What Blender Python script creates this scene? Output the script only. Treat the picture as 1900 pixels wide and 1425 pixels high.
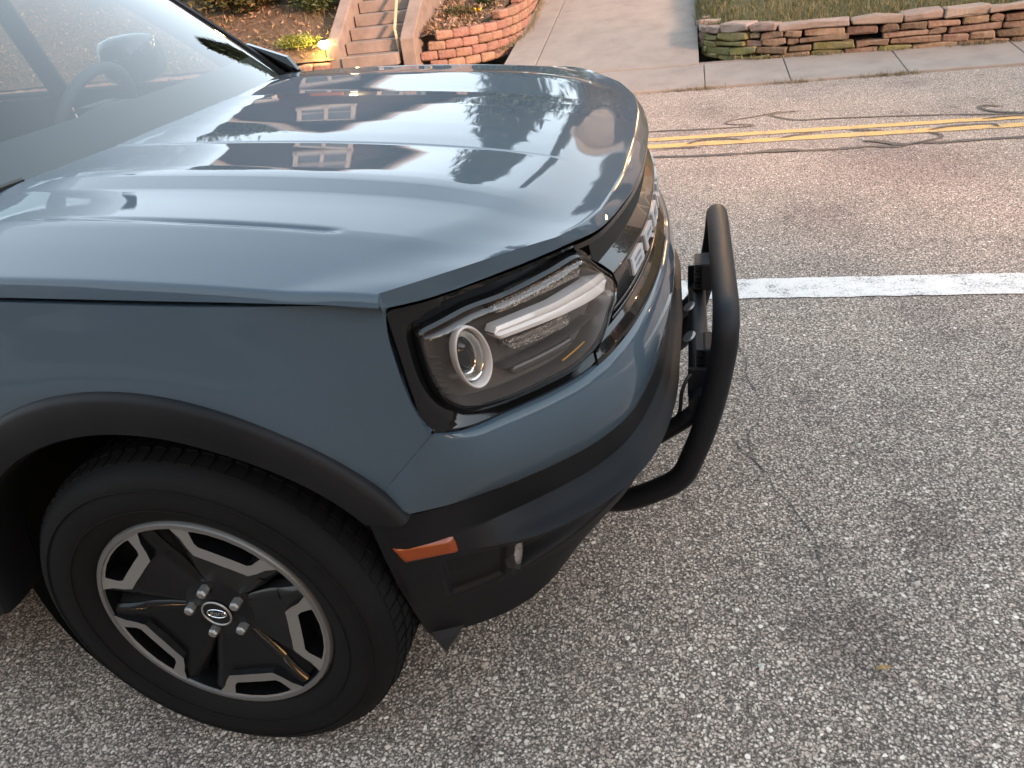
import bpy, bmesh, math, random
import numpy as np
from mathutils import Vector, Matrix
R = math.radians
random.seed(7); rng = np.random.default_rng(7)
S = bpy.context.scene
for o in list(bpy.data.objects): bpy.data.objects.remove(o)
C = S.collection

# ------------------------------------------------------------------ camera
cam = bpy.data.objects.new('camera', bpy.data.cameras.new('camera')); C.objects.link(cam)
cam.data.sensor_width = 36; cam.data.lens = 1430.0/1900*36
cam.data.clip_start = .05; cam.data.clip_end = 3000
yaw, pit, rol = -.255567, .527323, -.12416
f = Vector((math.sin(yaw), math.cos(yaw), 0)); r = Vector((math.cos(yaw), -math.sin(yaw), 0)); u = Vector((0, 0, 1))
f2 = f*math.cos(pit)-u*math.sin(pit); u2 = u*math.cos(pit)+f*math.sin(pit)
r3 = r*math.cos(rol)+u2*math.sin(rol); u3 = u2*math.cos(rol)-r*math.sin(rol)
M = Matrix((r3, u3, -f2)).transposed().to_4x4(); M.translation = Vector((.8403, -1.7608, 1.3768))
cam.matrix_world = M; S.camera = cam
S.render.resolution_x = 1024; S.render.resolution_y = 768

# ------------------------------------------------------------------ light
SUN_EL, SUN_AZ = 17.0, 128.0          # azimuth clockwise from +Y: the low sun stands to the right and behind the camera
w = bpy.data.worlds.new('World'); S.world = w; w.use_nodes = True
nt = w.node_tree; nt.nodes.clear()
sky = nt.nodes.new('ShaderNodeTexSky'); sky.sky_type = 'NISHITA'; sky.sun_disc = False
sky.sun_elevation = R(SUN_EL); sky.sun_rotation = R(SUN_AZ); sky.air_density = .9; sky.dust_density = 1.6; sky.ozone_density = 1.0
bg = nt.nodes.new('ShaderNodeBackground'); bg.inputs[1].default_value = .13
wo = nt.nodes.new('ShaderNodeOutputWorld')
hsv = nt.nodes.new('ShaderNodeHueSaturation'); hsv.inputs['Saturation'].default_value = .62; nt.links.new(sky.outputs[0], hsv.inputs['Color']); veil = nt.nodes.new('ShaderNodeMix'); veil.data_type = 'RGBA'; veil.inputs[0].default_value = .68; veil.inputs[7].default_value = (1.75, 2.12, 2.32, 1); nt.links.new(hsv.outputs[0], veil.inputs[6])
# thin high haze: paler and brighter low down, deeper overhead
stc = nt.nodes.new('ShaderNodeTexCoord'); sxyz = nt.nodes.new('ShaderNodeSeparateXYZ'); nt.links.new(stc.outputs['Generated'], sxyz.inputs[0])
srp = nt.nodes.new('ShaderNodeValToRGB'); nt.links.new(sxyz.outputs[2], srp.inputs[0])
e0 = srp.color_ramp.elements; e0[0].position = .0; e0[0].color = (.80, .86, .86, 1); e0[1].position = 1.0; e0[1].color = (.30, .40, .50, 1)
for ps, cc in ((.35, (.90, 1.02, 1.07, 1)), (.72, (.72, .85, .93, 1)), (.90, (.36, .47, .56, 1))): q_ = srp.color_ramp.elements.new(ps); q_.color = cc
vs = nt.nodes.new('ShaderNodeVectorMath'); vs.operation = 'SCALE'; vs.inputs['Scale'].default_value = 2.5; nt.links.new(srp.outputs[0], vs.inputs[0]); nt.links.new(vs.outputs[0], veil.inputs[7])
pass; nt.links.new(veil.outputs[2], bg.inputs[0]); nt.links.new(bg.outputs[0], wo.inputs[0])
sl = bpy.data.lights.new('sun', 'SUN'); sl.energy = 1.5; sl.angle = R(5); sl.color = (1.0, .56, .36)
so = bpy.data.objects.new('sun', sl); C.objects.link(so)
sd = Vector((math.sin(R(SUN_AZ))*math.cos(R(SUN_EL)), math.cos(R(SUN_AZ))*math.cos(R(SUN_EL)), math.sin(R(SUN_EL))))
so.rotation_euler = sd.to_track_quat('Z', 'Y').to_euler()
S.view_settings.view_transform = 'Standard'; S.view_settings.look = 'None'
S.view_settings.exposure = 3.0; S.view_settings.gamma = 1
S.view_settings.use_curve_mapping = False
S.render.engine = 'CYCLES'; S.cycles.max_bounces = 8; S.cycles.transparent_max_bounces = 16
S.cycles.caustics_reflective = False; S.cycles.caustics_refractive = False

# ------------------------------------------------------------------ helpers
def link(o, parent=None):
    C.objects.link(o)
    if parent: o.parent = parent
    return o
def tag(o, label=None, cat=None, group=None, kind=None):
    if label: o['label'] = label
    if cat: o['category'] = cat
    if group: o['group'] = group
    if kind: o['kind'] = kind
    return o
def empty(name, loc=(0, 0, 0), rz=0):
    o = bpy.data.objects.new(name, None); o.location = loc; o.rotation_euler = (0, 0, rz); o.empty_display_size = .1
    return link(o)
def mesh(name, V, F, mat, parent=None, smooth=False, sharp=None):
    me = bpy.data.meshes.new(name); me.from_pydata([tuple(map(float, v)) for v in V], [], [tuple(map(int, q)) for q in F])
    if mat: me.materials.append(mat)
    if smooth:
        me.polygons.foreach_set('use_smooth', [True]*len(me.polygons))
        if sharp:
            try: me.set_sharp_from_angle(angle=R(sharp))
            except Exception: pass
    me.update()
    return link(bpy.data.objects.new(name, me), parent)
def grid(P, flip=False, closeu=False, closev=False):
    P = np.asarray(P); nu, nv = P.shape[:2]; F = []
    for i in range(nu if closeu else nu-1):
        for j in range(nv if closev else nv-1):
            a, b, c, d = i*nv+j, ((i+1) % nu)*nv+j, ((i+1) % nu)*nv+(j+1) % nv, i*nv+(j+1) % nv
            F.append((a, d, c, b) if flip else (a, b, c, d))
    return P.reshape(-1, 3), F
class MB:
    def __init__(s): s.V = []; s.F = []
    def add(s, V, F):
        n = len(s.V); s.V += [tuple(v) for v in V]; s.F += [tuple(i+n for i in q) for q in F]; return s
    def box(s, c, d, rz=0, jit=0, tilt=0):
        cx, cy, cz = c; dx, dy, dz = d[0]/2, d[1]/2, d[2]/2; V = []
        for z in (-dz, dz):
            for x, y in ((-dx, -dy), (dx, -dy), (dx, dy), (-dx, dy)):
                x += random.uniform(-jit, jit); y += random.uniform(-jit, jit); zz = z+random.uniform(-jit, jit)+x*tilt
                V.append((cx+x*math.cos(rz)-y*math.sin(rz), cy+x*math.sin(rz)+y*math.cos(rz), cz+zz))
        return s.add(V, [(0, 3, 2, 1), (4, 5, 6, 7), (0, 1, 5, 4), (1, 2, 6, 5), (2, 3, 7, 6), (3, 0, 4, 7)])
    def grid(s, P, **k): return s.add(*grid(P, **k))
    def tube(s, path, rad, n=12, cap=True, closed=False):
        path = [Vector(p) for p in path]; m = len(path); rads = rad if hasattr(rad, '__len__') else [rad]*m
        base = len(s.V); up = None; V = []
        for i, p in enumerate(path):
            t = (path[(i+1) % m]-path[i-1]) if closed else (path[min(i+1, m-1)]-path[max(i-1, 0)])
            t.normalize()
            if up is None:
                up = Vector((0, 0, 1)) if abs(t.z) < .9 else Vector((1, 0, 0))
            up = (up-t*up.dot(t)).normalized(); b = t.cross(up)
            for k in range(n):
                a = 2*math.pi*k/n; V.append(p+(up*math.cos(a)+b*math.sin(a))*rads[i])
        F = []
        for i in range(m if closed else m-1):
            for k in range(n):
                F.append((i*n+k, i*n+(k+1) % n, ((i+1) % m)*n+(k+1) % n, ((i+1) % m)*n+k))
        if cap and not closed: F.append(tuple(range(n))[::-1]); F.append(tuple((m-1)*n+k for k in range(n)))
        return s.add(V, F)
    def build(s, name, mat, parent=None, smooth=False, sharp=None): return mesh(name, s.V, s.F, mat, parent, smooth, sharp)
def cr(P, n=None, closed=False, per=8):
    P = np.asarray(P, float)
    if closed: Q = np.vstack([P[-1], P, P[0], P[1]]); m = len(P)
    else: Q = np.vstack([2*P[0]-P[1], P, 2*P[-1]-P[-2]]); m = len(P)-1
    n = n or m*per+1; o = []
    for t in np.linspace(0, m, n, endpoint=not closed):
        i = min(int(t), m-1); v = t-i; a, b, c_, d = Q[i:i+4]
        o.append(.5*((2*b)+(-a+c_)*v+(2*a-5*b+4*c_-d)*v*v+(-a+3*b-3*c_+d)*v**3))
    return np.array(o)
def bevel(o, wd, seg=2):
    m = o.modifiers.new('bevel', 'BEVEL'); m.width = wd; m.segments = seg; m.limit_method = 'ANGLE'; m.angle_limit = R(35); return o
def sstep(a, b, x):
    t = np.clip((x-a)/(b-a), 0, 1); return t*t*(3-2*t)

# ------------------------------------------------------------------ materials
def mat(name, col=(.5, .5, .5), rough=.5, metal=0, coat=0, coatr=.03, spec=.5, emis=None, es=0):
    m = bpy.data.materials.new(name); m.use_nodes = True; b = m.node_tree.nodes['Principled BSDF']
    b.inputs['Base Color'].default_value = (*col, 1); b.inputs['Roughness'].default_value = rough
    b.inputs['Metallic'].default_value = metal; b.inputs['Coat Weight'].default_value = coat
    b.inputs['Coat Roughness'].default_value = coatr; b.inputs['Specular IOR Level'].default_value = spec
    if emis: b.inputs['Emission Color'].default_value = (*emis, 1); b.inputs['Emission Strength'].default_value = es
    return m
def N(m, t, **k):
    n = m.node_tree.nodes.new(t)
    for a, v in k.items():
        if a.startswith('i_'): n.inputs[a[2:].replace('_', ' ')].default_value = v
        else: setattr(n, a, v)
    return n
def L(m, a, b): m.node_tree.links.new(a, b)
def ramp(m, fac, stops, interp='LINEAR'):
    n = N(m, 'ShaderNodeValToRGB'); cr_ = n.color_ramp; cr_.interpolation = interp
    while len(cr_.elements) < len(stops): cr_.elements.new(.5)
    for e, (p, c) in zip(cr_.elements, stops): e.position = p; e.color = (*c, 1) if len(c) == 3 else c
    L(m, fac, n.inputs[0]); return n.outputs[0]
def noisy(name, cols, scale=8, rough=.8, bump=.3, bscale=60, bdist=.01, detail=6, spec=.3, objrand=0):
    m = mat(name, cols[0], rough, spec=spec); b = m.node_tree.nodes['Principled BSDF']
    tc = N(m, 'ShaderNodeTexCoord'); n1 = N(m, 'ShaderNodeTexNoise', i_Scale=scale, i_Detail=detail, i_Roughness=.65); L(m, tc.outputs['Object'], n1.inputs[0])
    k = len(cols); out = ramp(m, n1.outputs[0], [(.3+.4*i/(k-1), c) for i, c in enumerate(cols)])
    if objrand:
        oi = N(m, 'ShaderNodeObjectInfo'); hs = N(m, 'ShaderNodeHueSaturation')
        mr = N(m, 'ShaderNodeMapRange'); mr.inputs['To Min'].default_value = 1-objrand; mr.inputs['To Max'].default_value = 1+objrand
        L(m, oi.outputs['Random'], mr.inputs[0]); L(m, mr.outputs[0], hs.inputs['Value']); L(m, out, hs.inputs['Color'])
        mh = N(m, 'ShaderNodeMapRange'); mh.inputs['To Min'].default_value = .485; mh.inputs['To Max'].default_value = .515
        mm = N(m, 'ShaderNodeMath', operation='FRACT'); mu = N(m, 'ShaderNodeMath', operation='MULTIPLY'); mu.inputs[1].default_value = 7.13
        L(m, oi.outputs['Random'], mu.inputs[0]); L(m, mu.outputs[0], mm.inputs[0]); L(m, mm.outputs[0], mh.inputs[0]); L(m, mh.outputs[0], hs.inputs['Hue'])
        out = hs.outputs[0]
    L(m, out, b.inputs['Base Color'])
    n2 = N(m, 'ShaderNodeTexNoise', i_Scale=bscale, i_Detail=5); L(m, tc.outputs['Object'], n2.inputs[0])
    bp = N(m, 'ShaderNodeBump', i_Strength=bump, i_Distance=bdist); L(m, n2.outputs[0], bp.inputs['Height']); L(m, bp.outputs[0], b.inputs['Normal'])
    return m

paint = mat('car paint', (.046, .066, .086), .5, coat=1, coatr=.02, spec=.08)
b = paint.node_tree.nodes['Principled BSDF']; b.inputs['Coat IOR'].default_value = 1.36
tc = N(paint, 'ShaderNodeTexCoord'); n1 = N(paint, 'ShaderNodeTexNoise', i_Scale=420, i_Detail=2); L(paint, tc.outputs['Object'], n1.inputs[0])
bp_ = N(paint, 'ShaderNodeBump', i_Strength=.008, i_Distance=.001); L(paint, n1.outputs[0], bp_.inputs['Height']); L(paint, bp_.outputs[0], b.inputs['Coat Normal'])
n3 = N(paint, 'ShaderNodeTexNoise', i_Scale=5, i_Detail=6); L(paint, tc.outputs['Object'], n3.inputs[0])
L(paint, ramp(paint, n3.outputs[0], [(.35, (.004,)*3), (.7, (.012,)*3)]), b.inputs['Coat Roughness'])
gloss = mat('gloss black', (.004, .004, .0045), .2, coat=.75, coatr=.02, spec=.1)
void = mat('matte black', (.004, .004, .004), .9, spec=.1)
seal = mat('rubber seal', (.008, .008, .008), .5)
def plastic(name, col, rough, bscale=900, bs=.25):
    m = mat(name, col, rough, spec=.15); b = m.node_tree.nodes['Principled BSDF']
    tc = N(m, 'ShaderNodeTexCoord'); n = N(m, 'ShaderNodeTexNoise', i_Scale=bscale, i_Detail=2); L(m, tc.outputs['Object'], n.inputs[0])
    bp = N(m, 'ShaderNodeBump', i_Strength=bs, i_Distance=.001); L(m, n.outputs[0], bp.inputs['Height']); L(m, bp.outputs[0], b.inputs['Normal'])
    n2 = N(m, 'ShaderNodeTexNoise', i_Scale=7, i_Detail=5); L(m, tc.outputs['Object'], n2.inputs[0])
    L(m, ramp(m, n2.outputs[0], [(.3, tuple(c*.8 for c in col)), (.7, tuple(c*1.25 for c in col))]), b.inputs['Base Color'])
    return m
clad = plastic('cladding plastic', (.0075, .0075, .0085), .5)
powder = plastic('powder coated steel', (.010, .0105, .0125), .42, 1400, .5)
rubber = plastic('tyre rubber', (.0045, .0043, .0045), .75, 300, .4)
alloy = mat('machined alloy', (.30, .29, .28), .45, metal=.8)
alloyf = mat('rim flange alloy', (.17, .165, .16), .5, metal=.7)
alloyd = mat('dark alloy', (.003, .003, .0035), .38, coat=.35, coatr=.1, spec=.15)
chrome = mat('chrome', (.75, .75, .76), .12, metal=1)
silverw = mat('satin silver', (.50, .50, .52), .3, metal=.3)
amber = mat('amber lens', (.19, .032, .002), .3, coat=.25)
steel = mat('brake steel', (.12, .12, .12), .5, metal=.8)
interior = mat('interior plastic', (.035, .037, .04), .7)
seatm = noisy('seat fabric', [(.05, .05, .055), (.08, .08, .085)], 40, .9)
drlm = mat('light guide', (.62, .60, .60), .25, coat=1, coatr=.05)
housing = mat('lamp housing', (.060, .050, .046), .35, metal=.2, coat=.3)
reflm = mat('lamp reflector', (.30, .27, .25), .3, metal=.7)
b = reflm.node_tree.nodes['Principled BSDF']; tc = N(reflm, 'ShaderNodeTexCoord'); vo = N(reflm, 'ShaderNodeTexVoronoi', i_Scale=260)
L(reflm, tc.outputs['Object'], vo.inputs[0]); bb = N(reflm, 'ShaderNodeBump', i_Strength=1, i_Distance=.004); L(reflm, vo.outputs[0], bb.inputs['Height']); L(reflm, bb.outputs[0], b.inputs['Normal'])
def glassmat(name, tint, refl=1.0, ior=1.5, rough=.0):
    m = bpy.data.materials.new(name); m.use_nodes = True; n = m.node_tree; n.nodes.clear()
    out = n.nodes.new('ShaderNodeOutputMaterial'); tr = n.nodes.new('ShaderNodeBsdfTransparent'); gl = n.nodes.new('ShaderNodeBsdfGlossy')
    mx = n.nodes.new('ShaderNodeMixShader'); fr = n.nodes.new('ShaderNodeFresnel'); fr.inputs[0].default_value = ior; ge = n.nodes.new('ShaderNodeNewGeometry'); ma = n.nodes.new('ShaderNodeMath'); ma.operation = 'MULTIPLY_ADD'; ma.inputs[1].default_value = 1/ior-ior; ma.inputs[2].default_value = ior; n.links.new(ge.outputs['Backfacing'], ma.inputs[0]); n.links.new(ma.outputs[0], fr.inputs[0])
    tr.inputs[0].default_value = (*tint, 1); gl.inputs['Roughness'].default_value = rough
    mu = n.nodes.new('ShaderNodeMath'); mu.operation = 'MULTIPLY'; mu.inputs[1].default_value = refl; mu.use_clamp = True
    n.links.new(fr.outputs[0], mu.inputs[0]); n.links.new(mu.outputs[0], mx.inputs[0]); n.links.new(tr.outputs[0], mx.inputs[1]); n.links.new(gl.outputs[0], mx.inputs[2]); n.links.new(mx.outputs[0], out.inputs[0])
    return m
lensg = glassmat('lamp lens', (.95, .92, .90), 1.7)
windg = glassmat('windscreen glass', (.74, .80, .78), 2.15, 1.52)
sideg = glassmat('side glass', (.5, .55, .55), 1.5)

def roadmat(name='road asphalt', worn=1.0):
    m = mat(name, (.2, .2, .2), .85, spec=.25); b = m.node_tree.nodes['Principled BSDF']
    tc = N(m, 'ShaderNodeTexCoord'); geo = tc.outputs['Object']
    dn = N(m, 'ShaderNodeTexNoise', i_Scale=60, i_Detail=2); L(m, geo, dn.inputs[0])
    ad = N(m, 'ShaderNodeVectorMath', operation='MULTIPLY_ADD'); ad.inputs[1].default_value = (.012, .012, .012)
    L(m, dn.outputs['Color'], ad.inputs[0]); L(m, geo, ad.inputs[2])
    v1 = N(m, 'ShaderNodeTexVoronoi', i_Scale=128, i_Randomness=1); L(m, ad.outputs[0], v1.inputs[0])
    v2 = N(m, 'ShaderNodeTexVoronoi', i_Scale=230, i_Randomness=1); L(m, ad.outputs[0], v2.inputs[0])
    # stone colours
    sep = N(m, 'ShaderNodeSeparateColor'); L(m, v1.outputs['Color'], sep.inputs[0])
    stone = ramp(m, sep.outputs[0], [(0, (.35, .30, .265)), (.3, (.45, .375, .335)), (.6, (.55, .49, .445)), (.85, (.68, .615, .57)), (1, (.76, .70, .65))])
    sep2 = N(m, 'ShaderNodeSeparateColor'); L(m, v2.outputs['Color'], sep2.inputs[0])
    fine = ramp(m, sep2.outputs[0], [(0, (.15, .13, .115)), (.6, (.31, .275, .25)), (1, (.54, .48, .44))])
    gap1 = ramp(m, v1.outputs['Distance'], [(.30, (1,)*3), (.52, (0,)*3)])
    gap2 = ramp(m, v2.outputs['Distance'], [(.28, (1,)*3), (.55, (.35,)*3)])
    mg = N(m, 'ShaderNodeMix', data_type='RGBA'); mg.blend_type = 'MULTIPLY'; mg.inputs[0].default_value = 1; L(m, fine, mg.inputs[6]); L(m, gap2, mg.inputs[7])
    mx = N(m, 'ShaderNodeMix', data_type='RGBA'); L(m, gap1, mx.inputs[0]); L(m, mg.outputs[2], mx.inputs[6]); L(m, stone, mx.inputs[7])
    v3 = N(m, 'ShaderNodeTexVoronoi', i_Scale=66, i_Randomness=1); L(m, ad.outputs[0], v3.inputs[0])
    sep3 = N(m, 'ShaderNodeSeparateColor'); L(m, v3.outputs['Color'], sep3.inputs[0])
    pick = ramp(m, sep3.outputs[0], [(.80, (0,)*3), (.82, (1,)*3)]); disc = ramp(m, v3.outputs['Distance'], [(.30, (1,)*3), (.40, (0,)*3)])
    both_ = N(m, 'ShaderNodeMath', operation='MULTIPLY'); L(m, pick, both_.inputs[0]); L(m, disc, both_.inputs[1])
    st3 = ramp(m, sep3.outputs[1], [(0, (.30, .26, .24)), (.35, (.50, .43, .37)), (.7, (.62, .56, .51)), (1, (.86, .82, .77))])
    mx3 = N(m, 'ShaderNodeMix', data_type='RGBA'); L(m, both_.outputs[0], mx3.inputs[0]); L(m, mx.outputs[2], mx3.inputs[6]); L(m, st3, mx3.inputs[7]); mx = mx3
    # large scale wear: dark worn patches near the kerbside, smoother far lane
    big = N(m, 'ShaderNodeTexNoise', i_Scale=1.6, i_Detail=6, i_Roughness=.6); L(m, geo, big.inputs[0])
    bigc = ramp(m, big.outputs[0], [(.30, (.62, .60, .62)), (.45, (.92, .92, .92)), (.62, (1.08, 1.06, 1.04))])
    m2 = N(m, 'ShaderNodeMix', data_type='RGBA'); m2.blend_type = 'MULTIPLY'; m2.inputs[0].default_value = .8; L(m, mx.outputs[2], m2.inputs[6]); L(m, bigc, m2.inputs[7])
    # ravelled darker spots
    sp = N(m, 'ShaderNodeTexNoise', i_Scale=5.5, i_Detail=4, i_Roughness=.7); L(m, geo, sp.inputs[0])
    spc = ramp(m, sp.outputs[0], [(.28, (.45, .42, .45)), (.40, (1,)*3)])
    m3 = N(m, 'ShaderNodeMix', data_type='RGBA'); m3.blend_type = 'MULTIPLY'; m3.inputs[0].default_value = .8; L(m, m2.outputs[2], m3.inputs[6]); L(m, spc, m3.inputs[7])
    out = m3.outputs[2]
    for (px, py, rr, dk) in ((1.20, -.52, .16, (.68, .67, .68)), (1.40, -.16, .12, (.82, .80, .80)), (.30, -1.25, .18, (.6, .56, .55)), (2.1, 3.0, .6, (.75, .72, .74))):
        ds = N(m, 'ShaderNodeVectorMath', operation='DISTANCE'); ds.inputs[1].default_value = (px, py, 0); L(m, geo, ds.inputs[0])
        ns = N(m, 'ShaderNodeTexNoise', i_Scale=26, i_Detail=8, i_Roughness=.85); L(m, geo, ns.inputs[0])
        k = N(m, 'ShaderNodeMath', operation='MULTIPLY_ADD'); k.inputs[1].default_value = -1.9*rr; L(m, ns.outputs[0], k.inputs[0]); L(m, ds.outputs['Value'], k.inputs[2])
        fac = N(m, 'ShaderNodeMapRange'); fac.inputs['From Min'].default_value = -.6*rr; fac.inputs['From Max'].default_value = .05*rr; fac.inputs['To Min'].default_value = 1; fac.inputs['To Max'].default_value = 0; L(m, k.outputs[0], fac.inputs[0])
        mm = N(m, 'ShaderNodeMix', data_type='RGBA'); mm.blend_type = 'MULTIPLY'; L(m, fac.outputs[0], mm.inputs[0]); L(m, out, mm.inputs[6]); mm.inputs[7].default_value = (*dk, 1); out = mm.outputs[2]
    L(m, out, b.inputs['Base Color'])
    h = N(m, 'ShaderNodeMath', operation='MULTIPLY_ADD'); h.inputs[1].default_value = .45
    h3 = N(m, 'ShaderNodeMath', operation='MULTIPLY_ADD'); h3.inputs[1].default_value = .8; L(m, both_.outputs[0], h3.inputs[0]); L(m, gap1, h3.inputs[2]); L(m, gap2, h.inputs[0]); L(m, h3.outputs[0], h.inputs[2])
    bp = N(m, 'ShaderNodeBump', i_Strength=.75, i_Distance=.0035); L(m, h.outputs[0], bp.inputs['Height']); L(m, bp.outputs[0], b.inputs['Normal'])
    return m
roadm = roadmat()
def linepaint(name, col, wear, under=(.2, .19, .18)):
    m = mat(name, col, .7, spec=.3); b = m.node_tree.nodes['Principled BSDF']; tc = N(m, 'ShaderNodeTexCoord')
    v = N(m, 'ShaderNodeTexVoronoi', i_Scale=125); L(m, tc.outputs['Object'], v.inputs[0])
    n = N(m, 'ShaderNodeTexNoise', i_Scale=9, i_Detail=8, i_Roughness=.75); L(m, tc.outputs['Object'], n.inputs[0])
    k = N(m, 'ShaderNodeMath', operation='MULTIPLY_ADD'); k.inputs[1].default_value = .35; L(m, v.outputs['Distance'], k.inputs[0]); L(m, n.outputs[0], k.inputs[2])
    L(m, ramp(m, k.outputs[0], [(wear-.06, col), (wear+.06, tuple(.55*a+.45*c for a, c in zip(col, under))), (wear+.13, under)]), b.inputs['Base Color'])
    bp = N(m, 'ShaderNodeBump', i_Strength=.5, i_Distance=.003); bp.invert = True; L(m, v.outputs['Distance'], bp.inputs['Height']); L(m, bp.outputs[0], b.inputs['Normal'])
    return m
whitep = linepaint('white road paint', (.86, .81, .76), .735)
yellowp = linepaint('yellow road paint', (.72, .44, .15), .74)
tar = noisy('crack sealant', [(.022, .022, .024), (.04, .039, .04)], 30, .55, .3, 90)
crackm = mat('crack dark', (.075, .07, .066), .95)
conc = noisy('concrete', [(.25, .21, .185), (.30, .26, .225), (.335, .29, .255)], 3.5, .9, .35, 160, .004)
concd = noisy('aged concrete', [(.20, .155, .13), (.27, .21, .175), (.33, .26, .22)], 5, .9, .4, 120, .006)
stonem = noisy('field stone', [(.12, .07, .045), (.21, .135, .09), (.28, .20, .145)], 9, .9, .8, 45, .012, objrand=.35)
capm = noisy('cap stone', [(.25, .185, .15), (.33, .255, .21)], 8, .9, .7, 45, .01, objrand=.15)
mossm = noisy('mossy stone', [(.12, .12, .035), (.20, .18, .07), (.26, .22, .13)], 12, .95, .8, 50, .012, objrand=.3)
blockm = noisy('split face block', [(.23, .12, .085), (.31, .175, .125), (.36, .22, .165)], 10, .92, .9, 55, .014, objrand=.14)
soil = noisy('soil and mulch', [(.07, .045, .028), (.14, .09, .055), (.20, .13, .09)], 14, .95, .9, 40, .02)
lawnm = noisy('lawn soil', [(.05, .055, .02), (.09, .085, .035), (.14, .11, .06)], 5, .95, .8, 50, .02)
def leafm(name, cols):
    m = mat(name, cols[0], .6, spec=.3); b = m.node_tree.nodes['Principled BSDF']; g = N(m, 'ShaderNodeNewGeometry')
    k = len(cols); L(m, ramp(m, g.outputs['Random Per Island'], [(i/(k-1), c) for i, c in enumerate(cols)]), b.inputs['Base Color']); return m
grassm = leafm('grass blades', [(.045, .065, .018), (.09, .10, .03), (.15, .135, .05), (.22, .17, .085)])
dryg = leafm('dry grass', [(.12, .11, .05), (.22, .18, .09), (.34, .27, .17)])
shrubm = leafm('shrub leaves', [(.03, .05, .015), (.06, .075, .02), (.12, .09, .03), (.20, .11, .045)])
treem = leafm('tree leaves', [(.03, .05, .015), (.05, .07, .022), (.07, .085, .03)])
sprucem = leafm('spruce needles', [(.015, .03, .015), (.03, .05, .025)])
litterm = leafm('leaf litter', [(.12, .07, .03), (.26, .16, .09), (.40, .28, .18)])
bark = noisy('bark', [(.06, .045, .03), (.12, .09, .065)], 20, .95, .8, 30, .02)
for m_ in (roadm, whitep, yellowp, conc, concd, stonem, capm, mossm, blockm, soil, lawnm, grassm, dryg, shrubm, treem, litterm):
    for nd in m_.node_tree.nodes:
        if nd.bl_idname == 'ShaderNodeValToRGB' and max(max(e.color[:3]) for e in nd.color_ramp.elements) < .95:
            kr, kg, kb = (.94, .875, .805) if m_ is roadm else (.66, .66, .66)
            for e in nd.color_ramp.elements: e.color = (e.color[0]*kr, e.color[1]*kg, e.color[2]*kb, 1)
# ------------------------------------------------------------------ ground
def sheet(name, pts, z, m, parent=None, kind=None, label=None):
    o = mesh(name, [(x, y, z) for x, y in pts], [tuple(range(len(pts)))], m, parent)
    if kind: o['kind'] = kind
    return o
gm = noisy('distant ground', [(.06, .06, .03), (.12, .10, .06)], .4, .95, .5, 8, .05)
sheet('ground', [(-600, -600), (600, -600), (600, 600), (-600, 600)], -.03, gm, kind='structure')
sheet('road', [(-60, -4.3), (60, -4.3), (60, 5.72), (-60, 5.72)], 0, roadm, kind='structure')
def wavy(x0, x1, y0, y1, z, amp, step=.06):
    V = []; F = []; n = int((x1-x0)/step)
    for i in range(n+1):
        x = x0+(x1-x0)*i/n; V += [(x, y0+random.uniform(-amp, amp), z), (x, y1+random.uniform(-amp, amp), z)]
    for i in range(n): F.append((2*i, 2*i+2, 2*i+3, 2*i+1))
    return V, F
o = mesh('parking_lane_line', *wavy(-22, 22, 1.205, 1.40, .004, .004), whitep); o['kind'] = 'structure'
for y0, y1 in ((3.655, 3.755), (3.855, 3.945)):
    o = mesh('centre_line', *wavy(-22, 22, y0, y1, .004, .005), yellowp); o['kind'] = 'structure'
def ribbon(name, pts, wd, z, m, per=6, wj=.35):
    P = cr(pts, per=per); V = []; F = []
    for i, p in enumerate(P):
        t = P[min(i+1, len(P)-1)]-P[max(i-1, 0)]; t = t/(np.hypot(*t)+1e-9); n = np.array([-t[1], t[0]])
        hw = wd/2*(1+random.uniform(-wj, wj))*(np.interp(i, [0, 2, len(P)-3, len(P)-1], [.3, 1, 1, .3]))
        V += [(*(p+n*hw), z), (*(p-n*hw), z)]
    for i in range(len(P)-1): F.append((2*i, 2*i+1, 2*i+3, 2*i+2))
    o = mesh(name, V, F, m); o['kind'] = 'structure'; return o
ribbon('road_crack_seal', [(-6, 3.3), (-3, 3.5), (-1, 3.42), (.3, 3.46), (.67, 3.43), (.93, 3.40), (1.15, 3.40), (1.40, 3.40), (1.6, 3.385), (1.78, 3.38), (1.95, 3.40), (2.08, 3.36), (2.23, 3.42), (2.34, 3.40), (2.53, 3.41), (2.9, 3.41), (4, 3.35), (6, 3.5)], .045, .0045, tar)
ribbon('road_crack_seal', [(1.28, 3.405), (1.40, 3.42), (1.55, 3.40)], .06, .0062, tar)
ribbon('road_crack_seal', [(1.93, 3.53), (2.02, 3.50), (2.09, 3.42), (2.16, 3.38)], .045, .0062, tar)
ribbon('road_crack_seal', [(2.16, 3.385), (2.28, 3.45), (2.37, 3.50), (2.39, 3.58), (2.34, 3.66)], .022, .0062, tar)
ribbon('road_crack_seal', [(-2, 4.0), (0, 4.1), (.62, 4.14), (.9, 4.12), (1.24, 4.11), (1.3, 4.15), (1.14, 4.22), (1.16, 4.32), (1.40, 4.44), (1.54, 4.53)], .022, .0045, tar)
ribbon('road_crack_seal', [(1.66, 4.50), (1.52, 4.48), (1.46, 4.42), (1.50, 4.33), (1.62, 4.21), (1.82, 4.20), (2.04, 4.17), (2.5, 4.10), (2.95, 4.00), (3.6, 4.02)], .028, .0045, tar)
ribbon('road_crack_seal', [(2.94, 4.22), (2.84, 4.28), (2.80, 4.20), (2.88, 4.06), (3.1, 3.99)], .03, .0062, tar)
ribbon('road_crack_seal', [(.62, 3.60), (.75, 3.62), (.95, 3.60)], .02, .0062, tar)
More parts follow.
